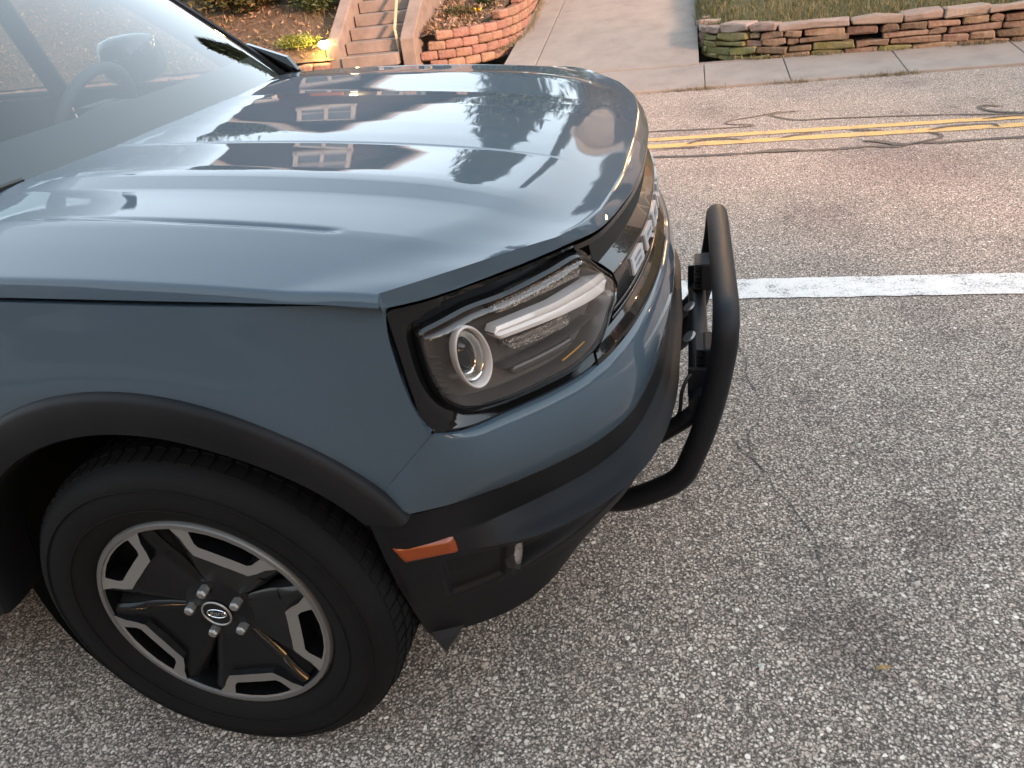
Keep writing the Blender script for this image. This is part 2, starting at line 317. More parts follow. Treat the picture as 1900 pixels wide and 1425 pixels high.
for q in ([(.84, 3.70), (.95, 3.80), (1.10, 3.80), (1.22, 3.72)], [(1.45, 3.72), (1.6, 3.80), (1.72, 3.83)], [(1.90, 3.83), (2.0, 3.79), (2.1, 3.76)], [(2.35, 3.70), (2.5, 3.76), (2.72, 3.76), (2.75, 3.68)], [(2.72, 3.90), (2.9, 3.93), (3.2, 3.90)]):
    ribbon('road_crack_seal', q, .026, .0085, tar)
ribbon('road_crack', [(1.02, 1.0), (1.03, .81), (1.05, .70), (1.045, .58), (1.075, .45), (1.065, .32), (1.03, .24), (1.035, .12), (1.07, .04), (1.08, -.02), (1.115, -.08), (1.13, -.13), (1.155, -.19), (1.16, -.25), (1.16, -.32), (1.17, -.39)], .0028, .003, crackm, per=5, wj=.8)
ribbon('road_crack', [(.99, .20), (1.01, .14), (1.03, .12), (1.06, .05)], .003, .003, crackm, per=5, wj=.8)
# sidewalk: base with slabs, kerb edge
sw = mesh('sidewalk', [(-60, 5.63, .012), (60, 5.63, .012), (60, 6.5, .085), (-60, 6.5, .085)], [(0, 1, 2, 3)], concd); sw['kind'] = 'structure'
def slab(x0, x1, y0, y1, z0, z1, parent, m=conc, name='slab', top=None):
    tz = top or (lambda x, y: z1)
    V = [(x0, y0, z0), (x1, y0, z0), (x1, y1, z0), (x0, y1, z0), (x0, y0, tz(x0, y0)), (x1, y0, tz(x1, y0)), (x1, y1, tz(x1, y1)), (x0, y1, tz(x0, y1))]
    o = mesh(name, V, [(0, 3, 2, 1), (4, 5, 6, 7), (0, 1, 5, 4), (1, 2, 6, 5), (2, 3, 7, 6), (3, 0, 4, 7)], m, parent); bevel(o, .006, 2); return o
swz = lambda x, y: .022+(y-5.60)*.10
xs = [-7.4, -6.4, -5.4, -4.4, -3.4, -2.4, -1.4, -.2, 1.0, 1.72, 2.65, 3.6, 4.55, 5.5, 6.5, 7.5, 8.5]
for a, b_ in zip(xs[:-1], xs[1:]):
    slab(a+.004, b_-.004, 5.60+random.uniform(-.006, .006), 6.33, -.02, .1, sw, top=swz)
# driveway
dr = empty('driveway', (0, 6.34, .09)); dr['kind'] = 'structure'
def dslab(x0, x1, y0, y1):
    o = slab(x0, x1, y0-6.34, y1-6.34, -.14, 0, dr, top=lambda x, y: .012+y*.115); return o
dslab(-1.02, .07-.73, 6.345, 13.0) if False else None
for (xa, xb, xc, xd, ya, yb) in ((-1.06, -.70, -1.30, -.93, 6.345, 16.), (-.692, .955, -.922, .95, 6.345, 16.)):
    z = lambda y: .012+(y-6.34)*.115
    V = [(xa, ya-6.34, -.14), (xb, ya-6.34, -.14), (xd, yb-6.34, -.14), (xc, yb-6.34, -.14), (xa, ya-6.34, z(ya)), (xb, ya-6.34, z(ya)), (xd, yb-6.34, z(yb)), (xc, yb-6.34, z(yb))]
    bevel(mesh('slab', V, [(0, 3, 2, 1), (4, 5, 6, 7), (0, 1, 5, 4), (1, 2, 6, 5), (2, 3, 7, 6), (3, 0, 4, 7)], conc, dr), .006)

# terrain on the far side
def terrain(name, x0, x1, y0, y1, zf, m, nx=40, ny=60, amp=.02, edge=None):
    V = []; F = []
    for j in range(ny+1):
        ty = (j/ny)**1.8; 
        for i in range(nx+1):
            x = x0+(x1-x0)*i/nx; ys = edge(x) if edge else y0; y = ys+(y1-ys)*ty
            V.append((x, y, zf(x, y)+random.uniform(-amp, amp)*min(1, ty*8+.2)))
    for j in range(ny):
        for i in range(nx): a = j*(nx+1)+i; F.append((a, a+1, a+nx+2, a+nx+1))
    o = mesh(name, V, F, m, smooth=True); o['kind'] = 'structure'; return o
def wall_y(x): return float(np.interp(x, [.90, .96, 1.02, 1.12, 1.28, 1.45, 1.75, 2.4, 4.2, 12], [7.75, 7.3, 6.98, 6.76, 6.58, 6.47, 6.37, 6.31, 6.24, 6.2]))
rz = lambda x, y: .335-.05*max(0, min(1, (1.3-x)/.3))+.14*max(0, y-wall_y(max(x, .93))-.1)+.0*x
terrain('right_bank', .945, 14, 6.5, 18, rz, lawnm, 60, 40, .015, edge=lambda x: wall_y(x)+.10)
lz = lambda x, y: .36+.42*max(0, y-6.95) if y < 11 else .36+.42*4.05+.05*(y-11)
terrain('left_bank', -30, -3.02, 6.95, 18, lz, soil, 70, 60, .03)
bw = cr([(-2.04, 7.10), (-1.80, 7.13), (-1.55, 7.24), (-1.33, 7.45), (-1.18, 7.75), (-1.10, 8.15), (-1.09, 8.7), (-1.13, 9.5), (-1.2, 10.6), (-1.3, 12.2)], per=10)
def bwx(y): return float(np.interp(y, bw[:, 1], bw[:, 0]))
pz = lambda x, y: .50+.22*max(0, y-7.3)
V = []; F = []
ny = 50; nx = 12
for j in range(ny+1):
    y = 7.14+(16-7.14)*(j/ny)**1.5; xr = bwx(min(y, 12.2))-.10 if y > 7.16 else -1.85
    for i in range(nx+1):
        x = -2.04+(xr+2.04)*i/nx; V.append((x, y, pz(x, y)+random.uniform(-.015, .015)))
for j in range(ny):
    for i in range(nx): a = j*(nx+1)+i; F.append((a, a+1, a+nx+2, a+nx+1))
mesh('planter_soil', V, F, soil, smooth=True)['kind'] = 'structure'
# the hill behind
def hz(x, y): return 1.9+.09*(y-16)
V = []; F = []; nx, ny = 30, 20
for j in range(ny+1):
    for i in range(nx+1):
        x = -90+200*i/nx; y = 15.5+120*j/ny; V.append((x, y, 1.3+.10*(y-15.5)+1.2*math.sin(x*.11)*min(1, (y-15.5)/20)))
for j in range(ny):
    for i in range(nx): a = j*(nx+1)+i; F.append((a, a+1, a+nx+2, a+nx+1))
mesh('hill', V, F, lawnm, smooth=True)['kind'] = 'structure'

# ------------------------------------------------------------------ stone wall
def rock(name, c, d, rz, m, parent, jit=.18, seg=1):
    """irregular split stone: box with bevelled uneven corners"""
    dx, dy, dz = d[0]/2, d[1]/2, d[2]/2; V = []
    k = min(d)*jit
    for sz in (-1, 1):
        for sx, sy in ((-1, -1), (0, -1.04), (1, -1), (1, 1), (0, 1), (-1, 1)):
            V.append((sx*dx+random.uniform(-k, k)*.8, sy*dy+random.uniform(-k, k), sz*dz+random.uniform(-k, k)*.8))
    F = [(5, 4, 3, 2, 1, 0), (6, 7, 8, 9, 10, 11)]+[(i, (i+1) % 6, 6+(i+1) % 6, 6+i) for i in range(6)]
    me = bpy.data.meshes.new(name); me.from_pydata(V, [], F)
    bm = bmesh.new(); bm.from_mesh(me); bmesh.ops.bevel(bm, geom=bm.edges[:], offset=min(d)*.16, segments=1, affect='EDGES'); bm.to_mesh(me); bm.free()
    me.materials.append(m); o = bpy.data.objects.new(name, me); link(o, parent); o.location = c; o.rotation_euler = (random.uniform(-.03, .03), random.uniform(-.04, .04), rz); return o
swall = tag(empty('stone_wall', (0, 0, 0)), 'low dry stacked wall of brown and mossy stones holding the lawn beside the driveway', 'retaining wall')
path = cr([(.97, 7.45), (.985, 7.2), (1.03, 6.95), (1.13, 6.74), (1.28, 6.57), (1.46, 6.46), (1.76, 6.36), (2.4, 6.30), (3.3, 6.265), (4.3, 6.235), (5.4, 6.21)], per=20)
seg = np.r_[0, np.cumsum(np.hypot(*np.diff(path, axis=0).T))]
def along(s, P=path, sg=None):
    sg = seg if sg is None else sg
    p = np.array([np.interp(s, sg, P[:, 0]), np.interp(s, sg, P[:, 1])]); q = np.array([np.interp(s+.03, sg, P[:, 0]), np.interp(s+.03, sg, P[:, 1])])
    q0 = np.array([np.interp(s-.03, sg, P[:, 0]), np.interp(s-.03, sg, P[:, 1])]); t = q-q0; return p, math.atan2(t[1], t[0])
z = .065
for k, h in enumerate((.060, .068, .056, .064, .06)):
    s = random.uniform(-.02, .05)
    while s < seg[-1]-.1:
        ln = random.choice((.11, .16, .21, .28, .36, .42)) if k < 4 else random.choice((.26, .34, .42, .62))
        if k == 4 and s < .6: ln = random.choice((.14, .2, .26))
        p, a = along(s+ln/2); zz = z+h/2+.006*math.sin(p[0]*3+k)-(.014*k*max(0, 1.25-p[0])/.28 if p[0] < 1.25 else 0)
        hh = h*random.uniform(.74, 1.0) if k < 4 else random.uniform(.048, .075)
        if not (k < 4 and random.random() < .04):
            n = np.array([-math.sin(a), math.cos(a)]); dep = .12 if k < 4 else .20
            pp = p+n*(dep/2+random.uniform(-.014, .012)-(.012 if k == 4 else 0))
            mm = capm if k == 4 else (mossm if (p[0] < 1.6 and random.random() < .75) or random.random() < .06 else stonem)
            rock('stone', (pp[0], pp[1], zz+(.012 if k == 4 else 0)), (ln-.008, dep, hh), a, mm, swall, jit=.27)
        s += ln+random.uniform(.002, .01)
    z += h
mb = MB(); P = np.array([[(along(s)[0][0]-math.sin(along(s)[1])*.09, along(s)[0][1]+math.cos(along(s)[1])*.09, zz) for s in np.linspace(0, seg[-1], 60)] for zz in (.03, .34)])
mb.grid(P).build('backfill', void, swall)
# a few tilted loose stones at the left end
for (x, y, z_, a, d) in ((1.0, 7.35, .345, .5, (.11, .07, .05)), (1.10, 7.15, .36, -.3, (.16, .08, .045)), (1.04, 7.5, .36, .2, (.08, .06, .05))): rock('stone', (x, y, z_), d, a, capm, swall)

# ------------------------------------------------------------------ block wall
bwall = tag(empty('block_wall', (0, 0, 0)), 'curved retaining wall of reddish split face blocks between the steps and the driveway', 'retaining wall')
sg2 = np.r_[0, np.cumsum(np.hypot(*np.diff(bw, axis=0).T))]
bmeshes = []
for k in range(5):
    d = (.196, .12, .092); me = rock('block', (0, 0, 0), d, 0, blockm, None, .10).data; bmeshes.append(me)
for o in [o for o in list(C.objects) if o.name.startswith('block') and o.type == 'MESH']: bpy.data.objects.remove(o)
course = 0; nb = 0
for kk in range(14):
    z0 = .04+.098*kk; s = -.02+(.1 if kk % 2 else 0)
    while s < sg2[-1]-.1:
        p, a = along(s+.1, bw, sg2); gz = .09+max(0, p[1]-6.34)*.115
        top = .60 if p[1] < 7.7 else .60+.098*math.floor((p[1]-7.7)/.75+1)
        if p[0] < -1.85 and kk >= 4 and kk > 3: top = .50 if kk == 4 and s < .12 else top
        if z0+.098 <= top+.01 and z0+.09 > gz-.05:
            n = np.array([-math.sin(a), math.cos(a)]); pp = p+n*(.06+random.uniform(-.006, .006)+kk*.006)
            o = bpy.data.objects.new('block', random.choice(bmeshes)); link(o, bwall); nb += 1
            o.location = (pp[0], pp[1], z0+.049); o.rotation_euler = (0, 0, a+random.uniform(-.03, .03))
        s += .204

# ------------------------------------------------------------------ steps
stairs = tag(empty('front_steps', (-2.6, 7.0, .3)), 'concrete garden steps between two sloping side walls left of the block wall', 'steps')
for k in range(14):
    y0 = -.06+.205*k; z1 = .01+.122*k
    o = mesh('step', *MB().box((-.0, y0+.16, z1-.02+.061-.061), (.66, .32, .122)).__dict__.values(), concd, stairs) if False else None
    mb = MB().box((0, y0+.15, z1), (.655, .30, .120)); o = mb.build('step', concd, stairs); bevel(o, .008)
def cheek(x0, x1, yf, zf, sl, ln):
    V = []
    for x in (x0, x1):
        V += [(x, yf, -.3), (x, yf, zf), (x, yf+.07, zf+.055), (x, yf+ln, zf+.055+sl*(ln-.07)), (x, yf+ln, -.3)]
    F = [(4, 3, 2, 1, 0), (5, 6, 7, 8, 9), (0, 1, 6, 5), (1, 2, 7, 6), (2, 3, 8, 7), (3, 4, 9, 8), (4, 0, 5, 9)]
    return bevel(mesh('side_wall', V, F, concd, stairs), .012, 3)
cheek(.375, .535, -.01, .20, .62, 3.2); cheek(-.49, -.345, -.02, .20, .62, 3.2)
mb = MB().tube([(.30, .10, .30), (.20, .75, .72), (.12, 2.6, 1.95)], .017, 8); mb.build('handrail', noisy('weathered wood', [(.36, .24, .15), (.45, .31, .2)], 20, .7), stairs, True)
MB().tube([(.30, .10, .30), (.315, .10, .02)], .015, 8).build('handrail_post', noisy('rail post', [(.36, .24, .15), (.45, .31, .2)], 20, .7), stairs, True)

# edging left of the steps
edg = tag(empty('brick_edging', (0, 0, 0)), 'low row of reddish bricks edging the planted bank left of the steps', 'edging')
for k in range(40):
    x = -3.16-.205*k
    for j in range(3):
        o = bpy.data.objects.new('brick', random.choice(bmeshes)); link(o, edg); o.location = (x-(.1 if j % 2 else 0), 6.93, .10+.095*j); o.rotation_euler = (0, 0, random.uniform(-.03, .03))

# ------------------------------------------------------------------ vegetation
def leaves(name, pts, size, m, parent=None, flat=0.0, elong=1.6):
    n = len(pts); pts = np.asarray(pts)
    th = rng.uniform(0, 2*np.pi, n); el = rng.uniform(-.6, 1.2, n)*(1-flat); 
    a = np.stack([np.cos(th)*np.cos(el), np.sin(th)*np.cos(el), np.sin(el)], -1)
    q = rng.normal(size=(n, 3)); b_ = np.cross(a, q); b_ /= np.linalg.norm(b_, axis=1)[:, None]+1e-9
    sz = size*rng.uniform(.6, 1.4, n)[:, None]
    V = np.stack([pts-b_*sz*.35, pts+a*sz*elong*.5-b_*sz*.1, pts+a*sz*elong, pts+b_*sz*.35+a*sz*elong*.4], 1).reshape(-1, 3)
    F = np.arange(4*n).reshape(-1, 4)
    me = bpy.data.meshes.new(name); me.vertices.add(4*n); me.vertices.foreach_set('co', V.ravel()); me.loops.add(4*n); me.loops.foreach_set('vertex_index', F.ravel())
    me.polygons.add(n); me.polygons.foreach_set('loop_start', np.arange(n)*4); me.polygons.foreach_set('loop_total', np.full(n, 4)); me.update(); me.validate(); me.materials.append(m)
    return link(bpy.data.objects.new(name, me), parent)
def blades(name, P, h, m, lean=.5, wd=.006):
    P = np.asarray(P); n = len(P); th = rng.uniform(0, 2*np.pi, n); hh = h*rng.uniform(.4, 1.3, n)[:, None]
    a = np.stack([np.cos(th), np.sin(th), 0*th], -1); th2 = rng.uniform(0, 2*np.pi, n); b_ = np.stack([np.cos(th2), np.sin(th2), 0*th], -1)
    ln = rng.uniform(0, lean, n)[:, None]; w_ = wd*rng.uniform(.6, 1.3, n)[:, None]
    top = P+np.array([0, 0, 1])*hh*np.sqrt(1-np.minimum(ln, .95)**2)+b_*hh*ln
    V = np.stack([P-a*w_/2, P+a*w_/2, top], 1).reshape(-1, 3)
    me = bpy.data.meshes.new(name); me.vertices.add(3*n); me.vertices.foreach_set('co', V.ravel()); me.loops.add(3*n); me.loops.foreach_set('vertex_index', np.arange(3*n))
    me.polygons.add(n); me.polygons.foreach_set('loop_start', np.arange(n)*3); me.polygons.foreach_set('loop_total', np.full(n, 3)); me.update(); me.validate(); me.materials.append(m)
    return link(bpy.data.objects.new(name, me))
pts = []
for _ in range(42000):
    x = .93+abs(rng.normal(0, 1))*0+rng.uniform(0, 5.5); y = wall_y(x)+.14+rng.uniform(0, 1)**1.3*5
    pts.append((x, y, rz(x, y)-.01))
tag(blades('lawn_grass', pts, .075, grassm, .8, .009), 'rough green and brown lawn grass behind the stone wall', 'grass', kind='stuff')
pts = []
for _ in range(26000):
    x = rng.uniform(-8.5, -3.06); y = 7.0+rng.uniform(0, 1)**1.2*5; 
    if math.sin(x*2.1+y*1.7)+math.sin(x*5-y*3)*.6 < rng.uniform(-1, 1): continue
    pts.append((x, y, lz(x, y)-.01))
tag(blades('bank_grass', pts, .10, grassm, .9, .010), 'patchy grass growing on the planted bank left of the steps', 'grass', kind='stuff')
pts = []
for _ in range(5200):
    x = rng.uniform(-7, 7.5); y = 5.585+rng.normal(0, .022)
    if math.sin(x*3.1)+math.sin(x*7.7+1)+math.sin(x*1.3) < rng.uniform(-.3, 1.6): continue
    if -1.2 < x < .75 and rng.random() < .85: continue
    pts.append((x, y, .0))
for _ in range(2600):
    x = rng.uniform(1.0, 6.5); y = wall_y(x)-.03+rng.normal(0, .02)
    if math.sin(x*4.1)+math.sin(x*9.7+1) < rng.uniform(-1, 1.6): continue
    pts.append((x, y, .085))
for _ in range(2500):
    y = rng.uniform(7.5, 12); x = bwx(y)+.03+abs(rng.normal(0, .03)); pts.append((x, y, .09+(y-6.34)*.115))
tag(blades('kerb_weeds', pts, .05, dryg, .9, .008), 'dry weeds and grass tufts along the kerb and wall foot', 'weeds', kind='stuff')
pts = []
for _ in range(5000):
    x = rng.uniform(-8.5, -3.06); y = 7.0+rng.uniform(0, 1)*4; pts.append((x, y, lz(x, y)+.01+rng.uniform(0, .03)))
for _ in range(3800):
    y = 7.2+rng.uniform(0, 1)**1.3*4.5; x = rng.uniform(-2.02, bwx(y)-.12); pts.append((x, y, pz(x, y)+.01+rng.uniform(0, .04)))
tag(leaves('leaf_litter', pts, .035, litterm), 'dry brown leaves scattered over the garden soil', 'leaf litter', kind='stuff')
def bush(name, c, rad, n, size, m, label, cat='shrub', group=None, stem=True):
    e = tag(empty(name, (c[0], c[1], c[2])), label, cat, group)
    d = rng.normal(size=(n, 3)); d /= np.linalg.norm(d, axis=1)[:, None]
    rr = rng.uniform(.45, 1.0, n)*(1+.22*np.sin(d[:, 0]*5+c[0])*np.cos(d[:, 1]*6+c[1])+.15*np.sin(d[:, 2]*9))
    p = d*rr[:, None]*np.array(rad)+np.array([0, 0, rad[2]*.85]); p[:, 2] = np.maximum(p[:, 2], .01)
    leaves('foliage', p, size, m, e)
    if stem:
        mb = MB()
        for k in range(6):
            a = k*1.05; mb.tube([(0, 0, -.05), (math.cos(a)*rad[0]*.3, math.sin(a)*rad[1]*.3, rad[2]*.7), (math.cos(a)*rad[0]*.6, math.sin(a)*rad[1]*.6, rad[2]*1.3)], [rad[2]*.05, rad[2]*.03, rad[2]*.012], 5)
        mb.build('stem', bark, e, True)
    return e
bush('garden_shrub', (-4.6, 8.2, lz(0, 8.2)), (.75, .5, .42), 7000, .05, shrubm, 'dark olive and rust shrub spreading over the bank behind the windscreen pillar')
bush('garden_shrub', (-3.55, 8.0, lz(0, 8.0)), (.36, .32, .3), 3000, .04, treem, 'small deep green shrub hugging the left side wall of the steps')
bush('garden_shrub', (-6.2, 8.8, lz(0, 8.8)), (.9, .6, .55), 6000, .055, shrubm, 'large rust tinged shrub higher on the left bank')
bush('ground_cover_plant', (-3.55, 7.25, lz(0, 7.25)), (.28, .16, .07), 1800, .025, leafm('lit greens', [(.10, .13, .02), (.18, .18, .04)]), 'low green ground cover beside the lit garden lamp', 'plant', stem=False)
bush('ground_cover_plant', (-1.45, 8.0, pz(0, 8.0)), (.14, .10, .08), 900, .022, treem, 'small green leafy plant beside the yellow flower on the block wall', 'plant', stem=False)
bush('ground_cover_plant', (-1.72, 7.75, pz(0, 7.75)), (.22, .14, .06), 1100, .022, shrubm, 'brownish creeping plant behind the block wall cap', 'plant', stem=False)
# rocks and flower in planter
rk = noisy('garden rock', [(.28, .18, .14), (.36, .25, .20)], 12, .9, .6, 40, .01, objrand=.2)
rkx = [(-2.0+rng.uniform(0, .28), 7.3+rng.uniform(0, .6)) for _ in range(9)]
for k in range(9):
    x, y = rkx[k]
    o = rock('garden_rock', (x, y, pz(x, y)+.02), (.07+.04*rng.random(), .06, .055), rng.uniform(0, 3), rk, None, .3)
    tag(o, ('first', 'second', 'third', 'fourth', 'fifth', 'sixth', 'seventh', 'eighth', 'ninth')[sorted(range(9), key=lambda q: rkx[q][0]).index(k)]+' from the left of the nine pinkish rocks behind the block wall', 'rock', 'rocks in the planter beside the steps')
fl = tag(empty('yellow_flower', (-1.47, 7.62, pz(0, 7.62))), 'single bright yellow flower standing above the block wall', 'flower')
fm = mat('yellow petals', (.75, .45, .02), .5); mb = MB()
for k in range(14):
    a = k*2.4; rr = .018+.012*(k % 3); mb.add([(0, 0, .085), (rr*math.cos(a-.5), -.006+rr*math.sin(a-.5)*.7, .09+.012*math.cos(k)), (1.5*rr*math.cos(a), -.012+1.5*rr*math.sin(a), .10+.02*math.sin(k)), (rr*math.cos(a+.5), -.006+rr*math.sin(a+.5)*.7, .09)], [(0, 1, 2, 3)])
mb.build('petals', fm, fl); MB().tube([(0, 0, -.02), (.005, 0, .085)], .003, 5).build('stem', treem, fl)
# lit garden lamp
gl = tag(empty('garden_lamp', (-3.13, 7.02, .47)), 'small glowing garden lamp beside the foot of the left side wall', 'garden lamp')
lm = mat('lit lamp glass', (1, .8, .4), .3, emis=(1, .72, .22), es=40)
mb = MB()
for k in range(7):
    pass
V = []; n = 12
prof = [(.016, .0), (.046, .02), (.056, .05), (.050, .075), (.02, .09)]
P = np.array([[(rr*math.cos(2*math.pi*i/n), rr*math.sin(2*math.pi*i/n), zz) for i in range(n)] for rr, zz in prof]); mb.grid(P, closev=True).build('lamp_glass', lm, gl, True)
P = np.array([[(rr*math.cos(2*math.pi*i/n), rr*math.sin(2*math.pi*i/n), zz) for i in range(n)] for rr, zz in [(.03, .086), (.05, .088), (.04, .10), (.001, .115)]]); MB().grid(P, closev=True).build('lamp_cap', seal, gl, True)
MB().tube([(0, 0, -.15), (0, 0, .0)], .01, 8).build('stake', seal, gl)
pl = bpy.data.lights.new('lamp_glow', 'POINT'); pl.energy = 1.2; pl.color = (1, .68, .25); pl.shadow_soft_size = .04
po = link(bpy.data.objects.new('lamp_glow', pl), gl); po.location = (0, -.07, .06)

# ------------------------------------------------------------------ THE CAR (x forward, y to its left, wheel centre at x=0)
car = tag(empty('parked_suv', (0, 0, 0)), 'slate blue suv with black cladding and tubular bull bar parked on the road', 'car')
# plan/height curves of the front face: A = hood lip, B = lamp/grille bottom, Cc = lower edge of the paint ... (x, |y|, z)
A = np.array([(.755, 0, .93), (.751, .19, .93), (.731, .38, .935), (.70, .53, .94), (.653, .628, .95), (.599, .71, .955), (.539, .787, .96), (.497, .842, .964), (.450, .882, .968)])
B = np.array([(.795, 0, .72), (.787, .19, .72), (.762, .38, .72), (.725, .53, .72), (.682, .63, .72), (.633, .70, .722), (.57, .775, .728), (.52, .84, .738), (.472, .878, .755)])
NT = 161
def fine(P, n=NT): q = cr(P, n); q[0, 1] = 0; return q
Af, Bf = fine(A), fine(B)
def at(F_, t):
    k = np.clip(np.asarray(t)/8.0*(NT-1), 0, NT-1); i = np.minimum(k.astype(int), NT-2); a = (k-i)[..., None]; return F_[i]*(1-a)+F_[i+1]*a
def FP(t, w, off=0.0):
    """point on the front face: t 0 (middle) .. 8 (corner), w 0 (hood lip) .. 1 (bottom), moved outward by off"""
    t = np.asarray(t, float); w = np.asarray(w, float); off = np.asarray(off, float)
    p = at(Af, t)*(1-w[..., None])+at(Bf, t)*w[..., None]
    d = at(Af, np.minimum(t+.12, 8))-at(Af, np.maximum(t-.12, 0))
    n = np.stack([d[..., 1], -d[..., 0], 0*d[..., 0]], -1); n /= np.linalg.norm(n, axis=-1)[..., None]; n[..., 2] = .12
    return p+n*off[..., None]
def side(P, s): P = np.array(P, float); P[..., 1] *= s; return P
def both(P): # mirror a (rows x cols) half surface, cols start at the middle
    P = np.asarray(P); return np.concatenate([side(P[:, ::-1], -1), P[:, 1:]], 1)

# --- hood
_cf = np.polyfit([-.46, -.3, -.1, .1, .3, .45, .55, .62, .68, .72, .76], [1.078, 1.0745, 1.067, 1.0565, 1.040, 1.021, 1.004, .990, .975, .9625, .948], 5)
def zc(x): return np.polyval(_cf, x)
yk = [0, .10, .20, .258, .266, .30, .40, .47, .50, .53, .58, .62, .70, .730, .745, .80, .884, .90]
hk = [0, -.0004, -.0022, -.0045, -.0062, -.0052, -.0008, .0022, .0028, .0012, -.0072, -.0095, -.0120, -.0130, -.0150, -.0255, -.0430, -.047]
def hood_z(x, y):
    f_ = 1-sstep(.38, .68, x); ff = .10+.90*f_
    # crown features fade toward the nose
    base = np.interp(y, yk, hk); plain = np.interp(y, [0, .1, .2, .3, .4, .5, .6, .7, .76, .82, .884, .9], [0, -.0006, -.0022, -.0048, -.0085, -.0120, -.0155, -.0185, -.022, -.030, -.043, -.047])
    rear = sstep(-.44, -.24, x); ff = ff*(.25+.75*rear)
    gr = -.0042*np.exp(-((y-(.722+.03*np.clip(x, -.3, .4)))/.0065)**2)*sstep(-.25, .20, x)*(1-sstep(.315, .345, x))
    return zc(x)+plain*(1-ff)+base*ff+gr
def crease(y): # lip crease: x and z as a function of |y|
    return np.interp(y, [0, .27, .38, .48, .56, .64, .71, .80, .86, .885], [.727, .722, .712, .700, .678, .648, .598, .534, .478, .446]), np.interp(y, [0, .27, .48, .56, .64, .71, .80, .86, .885], [.958, .957, .957, .960, .967, .976, .985, .988, .987])
ycols = np.array(sorted(set(list(np.round(np.linspace(0, .884, 56), 4))+[.25, .256, .260, .264, .268, .274, .285, .47, .48, .49, .505, .515, .53, .58, .60, .70, .706, .710, .714, .718, .722, .726, .730, .734, .738, .742, .748, .756, .878])))
def rear_x(y): return np.interp(y, [0, .25, .5, .7, .86, .9], [-.350, -.362, -.385, -.412, -.448, -.455])
def zseam(x): return np.interp(x, [-.6, -.45, -.133, .046, .214, .372, .442], [1.022, 1.013, .999, .9915, .985, .978, .972])
rows = []
NU = 90
for i in range(NU):
    uu = i/(NU-1); uu = uu*.5+.5*(1-(1-uu)**1.8); cx, cz = crease(ycols); x = rear_x(ycols)*(1-uu)+cx*uu
    z0 = hood_z(x, ycols); d = np.maximum(cx-x, 0); k = sstep(0, .15, d); z1 = cz+d*.13
    zz = z1*(1-k)+z0*k; zz = np.where(ycols > .8, np.minimum(zz, z0+.0), zz) if False else zz
    # roll over the outer shoulder
    rows.append(np.stack([x, ycols, zz], -1))
# front lip: from crease to the lower edge
ya = np.abs(Af[:, 1]); 
def lip_edge(y): return np.interp(y, ya, Af[:, 0]), np.interp(y, ya, Af[:, 2])
cx, cz = crease(ycols); ex, ez = lip_edge(np.minimum(ycols, .882))
for k, (a_, b_) in enumerate(((.05, .012), (.12, .055), (.2, .12), (.35, .27), (.55, .48), (.75, .70), (.92, .90), (.985, .97), (1, 1.04), (.985, 1.12), (.80, 1.2), (.3, 1.2))):
    rows.append(np.stack([cx+(ex-cx)*a_, ycols, cz+(ez-cz)*b_], -1))
H = np.array(rows)
# side face: extra columns dropping to the seam
ext = []
for q, (fy, fz) in enumerate(((.0025, .03), (.006, .12), (.009, .34), (.0115, .64), (.0135, .92), (.014, 1.0), (.010, 1.10), (-.01, 1.12))):
    col = H[:, -1].copy(); xx = col[:, 0]; zs = zseam(xx); t_ = np.minimum(1, np.arange(len(col))/NU); nr = len(col)
    dz = np.maximum(col[:, 2]-zs, .004)
    tap = np.where(np.arange(nr) < NU, 1, .6)
    ext.append(np.stack([xx, col[:, 1]+fy*tap+.004*0, col[:, 2]-dz*fz], -1))
H = np.concatenate([H, np.stack(ext, 1)], 1)
V, F = grid(both(H), flip=True); hood = mesh('hood', V, F, paint, car, True, 40)
# under-hood dark filler so no light shows through the gaps
P = np.array([[(x, y, zseam(x)-.075) for y in np.linspace(-.84, .84, 8)] for x in np.linspace(-.6, .40, 8)]); MB().grid(P).build('hood_gap_filler', void, car)

# --- fender
def body_y(x, z):
    y0 = np.interp(z, [.3, .55, .7, .85, .95, 1.0, 1.05], [.895, .900, .906, .907, .902, .896, .880])
    y0 = y0-.024*sstep(.12, .47, x)**1.3
    rr = np.hypot(x, z-.355); y0 = y0+.015*(1-sstep(.49, .64, rr))*(1-.75*sstep(.25, .42, x))
    return y0
fe = cr([(.449, .964), (.4455, .935), (.446, .905), (.453, .851), (.462, .806), (.474, .772), (.481, .761)], per=5)[::-1]
seam = cr([(.383, .652), (.412, .684), (.448, .724), (.481, .761)], per=4)
def fender(s, parent):
    top = [(x, zseam(x)-.0085) for x in np.linspace(.449, -.60, 44)][1:]
    top[-1] = (-.60, zseam(-.6)-.009)
    rear = [(-.60, z) for z in np.linspace(1.0, .36, 16)][0:]
    outer = list(map(tuple, seam))+list(map(tuple, fe))[1:]+top+rear
    outer = [outer[i] for i in range(len(outer)) if i == 0 or outer[i] != outer[i-1]]
    G = []; nr = 20
    for (x, z) in outer:
        a = math.atan2(z-.355, x); a_in = max(a, math.atan2(.297, .383)) 
        R0 = .488
        xi, zi = R0*math.cos(a), .355+R0*math.sin(a)
        if a > math.pi-.12 or a < 0: xi, zi = max(-.585, -R0), z
        row = []
        for k in range(nr+1):
            t = (k/nr)**1.5; px, pz_ = xi+(x-xi)*t, zi+(z-zi)*t; row.append((px, body_y(px, pz_), pz_))
        # turn the edge inward (panel thickness)
        px, py, pz_ = row[-1]; row.append((px-.002*np.sign(px), py-.003, pz_)); row.append((px-.004*np.sign(px), py-.022, pz_-.002))
        G.append(row)
    G = side(G, s); V, F = grid(G, flip=(s > 0)); return mesh('fender', V, F, paint, parent, True, 50)
